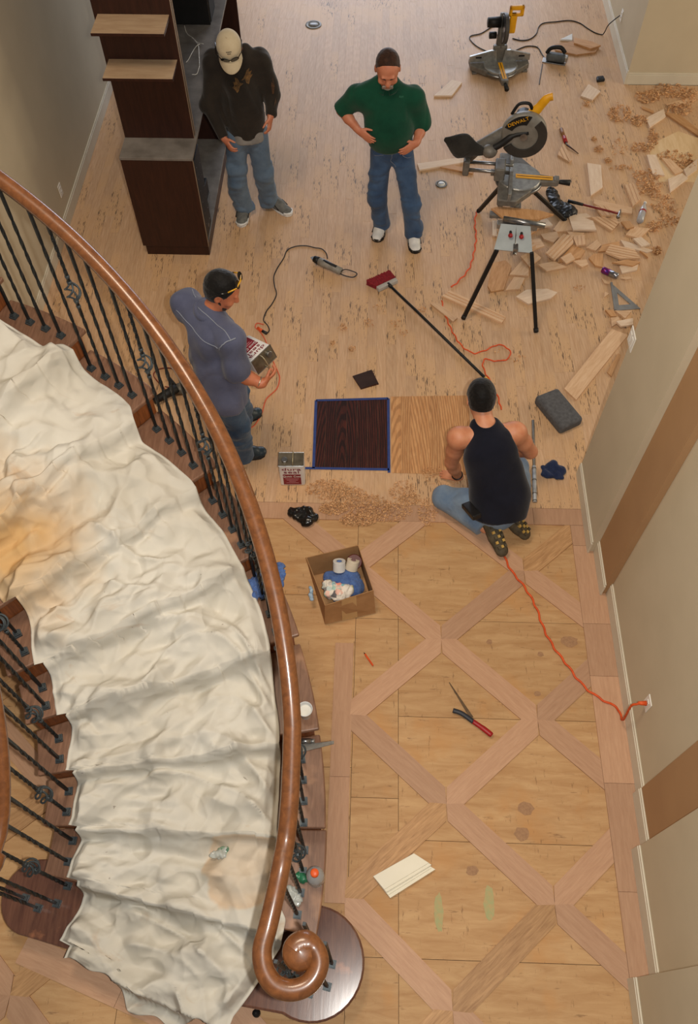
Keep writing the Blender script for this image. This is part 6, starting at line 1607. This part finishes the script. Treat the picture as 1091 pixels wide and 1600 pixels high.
def rag_mat():
    qn = NT('printed_rag'); v = qn.coord(); vo = qn.n('ShaderNodeTexVoronoi'); vo.inputs['Scale'].default_value = 30; qn.l(v, vo.inputs['Vector'])
    r = qn.n('ShaderNodeSeparateColor'); qn.l(vo.outputs['Color'], r.inputs[0])
    qn.base(qn.ramp(r.outputs[0], [(0, lin((226, 218, 206))), (.36, lin((232, 226, 214))), (.46, lin((240, 150, 130))), (.58, lin((226, 220, 206))), (.7, lin((120, 190, 206))), (.8, lin((214, 220, 170))), (.9, lin((40, 44, 60))), (1, lin((232, 226, 216)))]))
    qn.set(Roughness=.9); qn.bump(qn.noise(v, 40, 3), .4, .02); return qn.m
blob('printed_rag', [((-.235, 2.54, .165), (-.17, 2.52, .165), .040, .045, .04), ((-.17, 2.52, .165), (-.12, 2.56, .165), .045, .042, .04), ((-.255, 2.60, .16), (-.22, 2.57, .165), .036, .042, .03)], rag_mat(), 'crumpled multicoloured printed rag inside the cardboard box', 'rag', .006, crumple(.010, 92, 7))
for k, (px_, py_, m_, lb) in enumerate(((530, 886, M_SHOEW, 'white tape roll, left of two inside the cardboard box'), (549, 884, mat('cream_roll', (220, 208, 186), None, 10, .6), 'cream tape roll, right of two inside the cardboard box'))):
    p = FL(px_, py_, .20); p.z = .15
    mb = MB().lathe([(.020, 0), (.044, 0), (.044, .075), (.020, .075), (.020, 0)], 24, T(p) @ Matrix.Rotation(-.6, 4, 'X') @ Matrix.Rotation(.2*k, 4, 'Y'), caps=False)
    if k == 0: tag(MB().lathe([(.001, .065), (.0195, .066), (.019, .074), (.001, .080)], 18, T(p) @ Matrix.Rotation(-.6, 4, 'X'), caps=False).build('blue_wad', M_BLUER, smooth=True), 'blue wad of cloth stuffed in the white tape roll', 'rag')
    tag(mb.build('tape_roll', m_, smooth=False, bevel=.002), lb, 'tape roll')
mb = MB().lathe([(.001, 0), (.052, 0), (.055, .004), (.055, .05), (.05, .054), (.001, .054)], 24, T(Vector((-.075, 2.79, .145))) @ Matrix.Rotation(.5, 4, 'X'))
tag(mb.build('dark_red_tin', mat('maroon_tin', (96, 40, 32), None, 10, .5), smooth=False, bevel=.003), 'dark red round tin at the back of the cardboard box', 'tin')
blob('paper_scrap', [(tuple(FL(486, 918, .10)), tuple(FL(487, 934, .10)), .012, .014, .01)], fabric('blue_paper', (196, 214, 226), (120, 160, 196), 60), 'scrap of pale blue print hanging at the left side of the box', 'rag', .005, crumple(.006, 93, 14)).location = (0, 0, 0)

# ---- rags on floor
def floor_blob(name, px, rad, m, label, cat, seed, hgt=.03, amp=.012):
    pts = [FL(a, b, hgt*.6) for a, b in px]; prims = []
    for i in range(len(pts)-1): prims.append((tuple(pts[i]), tuple(pts[i+1]), rad*random.uniform(.8, 1.1), rad*random.uniform(.8, 1.1), .03))
    v = vox_around(pts, .14, .007)
    for a, b, r0, r1, k in prims: v.cone(a, b, r0, r1, k, w=(0, 0, 1), sq=.55)
    v.plane((0, 0, -1), -.001)
    me = v.mesh(name, 2, lambda p: np.where(p[:, 2] > .008, crumple(amp, seed, 4.6)(p), 0)); o = link(name, me, m, smooth=True); return tag(o, label, cat)
floor_blob('black_rag', [(456, 799), (468, 800), (480, 802), (488, 808), (478, 816), (470, 808)], .036, mat('black_plastic_film', (18, 18, 18), (34, 32, 30), 18, .22), 'crumpled black plastic bag lying between shavings and the box', 'bag', 101, .04, .012)
floor_blob('blue_rag', [(849, 731), (862, 729), (868, 740), (855, 741), (874, 736), (876, 745)], .028, M_NAVYR, 'crumpled navy blue rag on the floor right of the kneeling man', 'rag', 102, .03, .014)
floor_blob('black_bag', [(862, 300), (872, 325), (885, 333), (893, 330), (880, 322)], .06, mat('black_bag_film', (34, 36, 40), (20, 20, 22), 12, .4), 'black bag slumped under the saw beside the scrap pile', 'bag', 103, .06, .009)
# ---- foam kneeling pad
q = [FL(836, 619, .09), FL(872, 605, .09), FL(913, 654, .09), FL(878, 670, .09)]
c = sum(q, Vector())/4
o = MB().prism([(p.x-c.x, p.y-c.y) for p in q], 0, .095).build('kneeling_pad', mat('charcoal_foam', (92, 92, 94), (72, 72, 74), 40, .9, bump=.2, bscale=200), bevel=.028, seg=4); o.location = (c.x, c.y, .001)
tag(o, 'thick charcoal foam kneeling pad on the floor near the wall end', 'pad')
# ---- scraper pole beside the kneeling man
def build_pole():
    A, B = FL(833, 657, .03), FL(836, 784, .02); e = empty('tool_pole', FL(835, 780)); tag(e, 'long grey metal tool pole lying along the right side of the kneeling man', 'pole'); o = e.location; d = B-A
    m_ = A+d*.58
    MB().tube([A-o, m_-o], .011, 10).build('shaft', M_METALD, e, smooth=True); MB().tube([m_-o, B-o], .016, 12).build('sleeve', mat('worn_white_tube', (196, 198, 198), (150, 154, 156), 22, .5, .2), e, smooth=True)
    for t in (.6, .74, .9, .985): MB().tube([A+d*t-o, A+d*(t+.012)-o], .018, 12).build('band', M_METALD, e, smooth=True)
build_pole()
# ---- folding saw, pencil, trim pieces
def build_saw():
    e = empty('folding_saw', FL(735, 1115)); tag(e, 'folding hand saw with red and black grip on the bare plywood', 'hand saw'); o = e.location; z = .0
    A, B = FL(702, 1067, z), FL(731, 1112, z); d = (B-A).normalized(); n = Vector((-d.y, d.x, 0)); b = B+d*.05
    MB().prism([((A-o)-n*.003)[:2], ((b-o)-n*.014)[:2], ((b-o)+n*.010)[:2], ((A-o)+n*.002)[:2]], .010, .012).build('blade', mat('rusty_steel', (112, 90, 66), (74, 62, 50), 30, .5, .6), e)
    p = [FL(708, 1110, .014), FL(722, 1115, .016), FL(740, 1128, .018)]
    MB().tube([q-o for q in spline(p, 5)], .016, 10, squash=.8).build('grip', mat('dark_grip', (46, 50, 58), None, 20, .5), e, smooth=True)
    p = [FL(739, 1127, .018), FL(755, 1138, .018), FL(769, 1149, .016)]
    MB().tube([q-o for q in spline(p, 5)], [.016]*5+[.018]*5+[.014], 10, squash=.8).build('handle', M_REDC, e, smooth=True)
build_saw()
e = empty('pencil', FL(576, 1030)); tag(e, 'flat orange carpenter pencil lying on the plywood', 'pencil')
A, B = FL(570.5, 1022, .007)-e.location, FL(583, 1040, .007)-e.location
MB().tube([A, B], .0065, 6).build('shaft', M_ORANGE, e); MB().tube([A, A+(A-B).normalized()*.014], [.006, .001], 6).build('tip', M_BLK, e)
def trim_piece(px, z, label):
    P = [FL(a, b, z+.02) for a, b in px]; c = sum(P, Vector())/4; e = empty('trim_offcut', (c.x, c.y, z)); tag(e, label, 'trim offcut', None)
    L = [(p.x-c.x, p.y-c.y) for p in P]; m_ = mat('primed_white', (232, 226, 206), (226, 220, 198), 6, .5)
    MB().prism(L, 0, .012).build('base', m_, e, bevel=.002)
    # moulded edge: the front long side steps down
    a, b, c2, d = [Vector(v) for v in L]; t = .16
    MB().prism([tuple(a), tuple(b), tuple(b.lerp(c2, 1-t)), tuple(a.lerp(d, 1-t))], .012, .018).build('face', m_, e, bevel=.002)
    return e
trim_piece([(588, 1376), (650, 1340), (681, 1358), (610, 1403)], .001, 'lower white trim board offcut of two stacked on the plywood')
trim_piece([(583, 1369), (647, 1333), (675, 1351), (604, 1394)], .021, 'upper white trim board offcut of two stacked on the plywood')
# ---- floor outlets
for (a, b, r, lb) in ((490, 39, .095, 'round grey floor outlet cover in the far open floor'), (690, 288, .058, 'small round metal floor outlet right of the man in green')):
    p = FL(a, b); e = empty('floor_outlet', p); tag(e, lb, 'floor outlet')
    MB().lathe([(.001, .004), (r*.72, .004), (r*.74, .008), (r, .007), (r*1.02, .0015), (r*1.02, .0008)], 30, caps=False).build('ring', M_METALD, e, smooth=True)
    MB().lathe([(.001, .009), (r*.6, .009), (r*.62, .004)], 24, caps=False).build('lid', M_METALD if a == 490 else M_PLATE, e, smooth=True)
    MB().box((-r*.4, -.004, .009), (r*.4, .004, .012)).build('tab', M_STEEL, e)
# ---- hammer
def build_hammer():
    A, B = FL(886, 320, .02), FL(966, 340, .02); e = empty('hammer', FL(930, 331)); e.location.z = 0; tag(e, 'claw hammer with red shaft lying on the scrap pile', 'hammer'); o = e.location; z = Vector((0, 0, .045))
    MB().tube([A-o+z, A+(B-A)*.3-o+z], [.016, .014], 10).build('grip', M_BLK, e, smooth=True); MB().tube([A+(B-A)*.3-o+z, B-o+z], .010, 10).build('shaft', mat('dark_red_paint', (126, 34, 30), None, 12, .4), e, smooth=True)
    d = (B-A).normalized(); n = Vector((-d.y, d.x, 0)); h = B-o+z
    MB().tube([h-n*.06, h-n*.045, h-n*.03, h+n*.02, h+n*.07], [.017, .018, .013, .014, .004], 12).build('head', M_STEEL, e, smooth=True)
build_hammer()
def build_brush():
    A, B = FL(877, 202, .02), FL(886, 226, .02); e = empty('paint_brush', FL(881, 214)); tag(e, 'wooden-handled tool with red ferrule right of the saw blade', 'brush'); o = e.location; d = (B-A)
    MB().tube([A-o, A+d*.5-o], [.022, .018], 10).build('handle', mat('brown_handle', (142, 96, 58), None, 14, .5), e, smooth=True); MB().tube([A+d*.5-o, A+d*.85-o], .021, 10).build('ferrule', M_REDC, e, smooth=True)
    C = FL(904, 240, .006); MB().tube([A+d*.85-o, B-o], [.012, .010], 8).build('neck', M_STEEL, e, smooth=True); MB().tube([B-o, C-o], [.010, .004], 6).build('blade', M_LEATHER, e, smooth=True)
build_brush()
# ---- drink can, bottle, speed square, wedge
A, B = FL(941, 421, .032), FL(966, 432, .032); e = empty('drink_can', FL(953, 427)); tag(e, 'blue and silver drink can lying at the edge of the scraps', 'drink can'); o = e.location; d = B-A
MB().tube([A-o, A+d*.06-o, A+d*.48-o], [.024, .030, .030], 16).build('blue_half', mat('can_blue', (40, 44, 150), (150, 36, 60), 26, .3, .5), e, smooth=True)
MB().tube([A+d*.48-o, A+d*.94-o, B-o], [.030, .030, .024], 16).build('silver_half', mat('can_silver', (176, 176, 180), (110, 110, 120), 26, .25, .8), e, smooth=True)
p = FL(1002, 345); e = empty('plastic_bottle', p); tag(e, 'clear plastic water bottle lying among offcuts near the wall end', 'bottle')
MG = mat('clear_plastic', (236, 240, 242), None, 4, .15, trans=.6)
A, B = FL(1000, 346, .034)-p, FL(1008, 318, .034)-p; d = B-A
MB().tube([A, A+d*.04, A+d*.5, A+d*.72, A+d*.9, B], [.026, .033, .033, .032, .014, .013], 16).build('bottle', MG, e, smooth=True)
MB().tube([A+d*.48, A+d*.56], .0335, 16).build('label_band', M_REDC, e, smooth=True); MB().tube([B, B+d*.05], .015, 12).build('cap', M_PLATE, e, smooth=True)
q = [FL(955, 443), FL(1001, 483), FL(961, 486)]; c = sum(q, Vector())/3; e = empty('speed_square', (c.x, c.y, .0)); tag(e, 'grey triangular speed square lying by the wall end', 'speed square')
rz = max(rest_height(q, .004), .001); e.location.z = rz
L = [p-c for p in q]; I = [p*.46 for p in L]; m_ = mat('grey_alloy', (146, 148, 150), (128, 130, 132), 14, .45, .4)
mb = MB()
for i in range(3):
    a, b, a2, b2 = L[i], L[(i+1) % 3], I[i], I[(i+1) % 3]
    pr = [(v.x, v.y) for v in (a, b, b2, a2)]; mb.prism(pr, 0, .006)
mb.build('plate', m_, e)
a, b = L[1], L[2]; dv = (b-a).normalized(); nn = Vector((-dv.y, dv.x, 0))*.006
a, b = L[0], L[2]; dv = (b-a).normalized(); nn = Vector((-dv.y, dv.x, 0))*.009
MB().prism([(v.x, v.y) for v in (a-nn, b-nn, b+nn, a+nn)], .006, .018).build('fence', m_, e)
for t in (.25, .45, .65): 
    cc = L[0].lerp(L[1], .5)*.72+L[2]*.0
p = FL(937, 126); e = empty('rubber_wedge', p, .4); tag(e, 'small black rubber wedge lying near the far wall corner', 'wedge')
MB().prism([(-.055, -.03), (.04, -.045), (.06, .03), (-.02, .045)], 0.001, .035).build('body', M_SHOEK, e, bevel=.012, seg=3); MB().box((-.02, -.012, .0355), (.02, .012, .038), RZ(.3)).build('ridge', M_SHOEK, e, bevel=.001)
# ---- tool and cord seen through the balusters
p = FL(262, 622); e = empty('angle_grinder', p, .7); tag(e, 'black power tool on the floor behind the iron balusters', 'power tool')
MB().tube([Vector((-.12, 0, .05)), Vector((0, 0, .05)), Vector((.10, 0, .055))], [.03, .036, .04], 12).build('body', M_BLK, e, smooth=True); MB().lathe([(.001, .02), (.06, .02), (.06, .032), (.03, .06), (.001, .06)], 20, T(.13, 0, 0), caps=False).build('head', M_METALD, e, smooth=True)
MB().tube([Vector((.10, .03, .06)), Vector((.10, .12, .07))], .016, 10).build('side_handle', M_SHOEK, e, smooth=True)
cord('power_cord', [(262, 612), (250, 600), (240, 586), (248, 577), (265, 575), (278, 582), (282, 596), (274, 606), (258, 604)], .005, mat('brown_red_cord', (130, 60, 44), None, 12, .5), 'brown-red cord loop around the power tool behind the balusters')

# ---- things left on the stairs
p = FL(478, 1117, 4*RISE); e = empty('paper_cup', (p.x, p.y, 4*RISE+.0005)); tag(e, 'white paper cup standing on a tread beside the handrail', 'cup')
MB().lathe([(.028, 0), (.040, .095), (.0425, .097), (.0425, .101), (.039, .101), (.037, .094), (.027, .004), (.001, .004)], 24, caps=False).build('cup', M_SHOEW, e, smooth=True); MB().lathe([(.001, .070), (.034, .070)], 20, caps=False).build('filling', mat('white_foam', (226, 222, 210), None, 20, .8), e)
z = 3*RISE; e = empty('putty_knife', FL(495, 1167, z)); tag(e, 'grey scraper blade lying across a tread beyond the handrail', 'scraper'); o = e.location
pts = [FL(470, 1164, z), FL(500, 1161, z), FL(522, 1158, z), FL(522, 1163, z), FL(503, 1168, z), FL(470, 1176, z)]
MB().prism([(v.x-o.x, v.y-o.y) for v in pts], .003, .010).build('blade', M_METALD, e, bevel=.001); MB().tube([FL(468, 1170, z+.012)-o, FL(450, 1172, z+.012)-o], .013, 10).build('handle', M_METALD, e, smooth=True)
e = empty('glue_tube', FL(480, 1158, z)); tag(e, 'short silver tube lying behind the scraper on the tread', 'tube'); o = e.location
MB().tube([FL(468, 1158, z+.018)-o, FL(486, 1158, z+.018)-o], .017, 12).build('tube', M_STEEL, e, smooth=True); MB().tube([FL(486, 1158, z+.018)-o, FL(492, 1158, z+.018)-o], .014, 12).build('cap', M_METAL, e, smooth=True)
z = 2*RISE; p = FL(494, 1373, z); e = empty('drink_bottle', (p.x, p.y, z+.0005)); tag(e, 'clear bottle with an orange cap standing on the second step', 'bottle')
MB().lathe([(.001, 0), (.044, .002), (.048, .01), (.048, .10), (.046, .13), (.024, .165), (.018, .17), (.018, .18)], 24, caps=False).build('bottle', MG, e, smooth=True); MB().lathe([(.022, .178), (.022, .202), (.018, .206), (.001, .206)], 18, caps=False).build('cap', mat('orange_cap', (240, 98, 40), None, 8, .4), e, smooth=True)
MB().lathe([(.0485, .05), (.0485, .09)], 24, caps=False).build('label', mat('pale_label', (200, 196, 190), None, 20, .5), e, smooth=True)
BV_CLOTH = surf(clo)
def on_stair(px_, py_, fall):
    """height of the cloth, or of the tread, met by a sight line"""
    h = BV_CLOTH.ray_cast(Vector((0, 0, CAM_H)), Vector(ray(px_, py_)).normalized()); return max(h[0].z, fall) if h[0] is not None else fall
def bag_on(name, pts, z, r, m, label, seed, cat='bag'):
    P = [FL(a, b, z+r*.7) for a, b in pts]; v = vox_around(P, .1, .006)
    for i in range(len(P)-1): v.cone(P[i], P[i+1], r, r*.8, .02, w=(0, 0, 1), sq=.6)
    v.plane((0, 0, -1), -(z+.002)); me = v.mesh(name, 1, lambda p: np.where(p[:, 2] > z+.008, crumple(.010, seed, 12)(p), 0)); return tag(link(name, me, m, smooth=True), label, cat)
M_FILM = mat('clear_film', (214, 218, 212), (188, 194, 190), 20, .2, trans=.35)
bag_on('plastic_bag', [(455, 1392), (462, 1402), (466, 1408)], z, .028, M_FILM, 'crumpled clear plastic bag on the second step behind the rail', 111)
bag_on('green_packet', [(468, 1368), (475, 1374)], z, .024, mat('green_film', (30, 96, 64), (60, 130, 96), 40, .3), 'small green packet on the step beside the orange-capped bottle', 112, 'packet')
rr_, dd_ = stair_hit(350, 1333); zc_ = on_stair(350, 1333, stair_z(rr_, dd_))-.004
bag_on('plastic_bag', [(334, 1336), (346, 1333), (352, 1332)], zc_, .022, M_FILM, 'clear crumpled packet lying on the drop cloth', 113); bag_on('green_packet', [(345, 1329), (358, 1331), (370, 1329)], zc_, .020, mat('green_film_two', (34, 90, 66), (150, 170, 150), 50, .3), 'green crumpled packet lying on the drop cloth', 114, 'packet')
zr = on_stair(392, 915, 5*RISE)-.004
bag_on('blue_rag', [(382, 915), (394, 926), (404, 906), (410, 926)], zr, .042, M_BLUER, 'blue rag bunched on the stair under the left side of the handrail', 115, 'rag')
bag_on('blue_rag', [(438, 884), (440, 896), (436, 908), (432, 918)], 5*RISE, .022, M_BLUER, 'blue rag corner sticking out right of the handrail', 116, 'rag')
p = FL(400, 1583, .05); e = empty('door_stop', (p.x, p.y, .0)); tag(e, 'small black door stop poking out under the drop cloth corner', 'door stop')
MB().lathe([(.02, .001), (.022, .01), (.018, .06), (.001, .064)], 14, caps=False).build('body', M_SHOEK, e, smooth=True); MB().lathe([(.012, .062), (.010, .072), (.001, .074)], 12, caps=False).build('top', M_SHOEK, e, smooth=True)
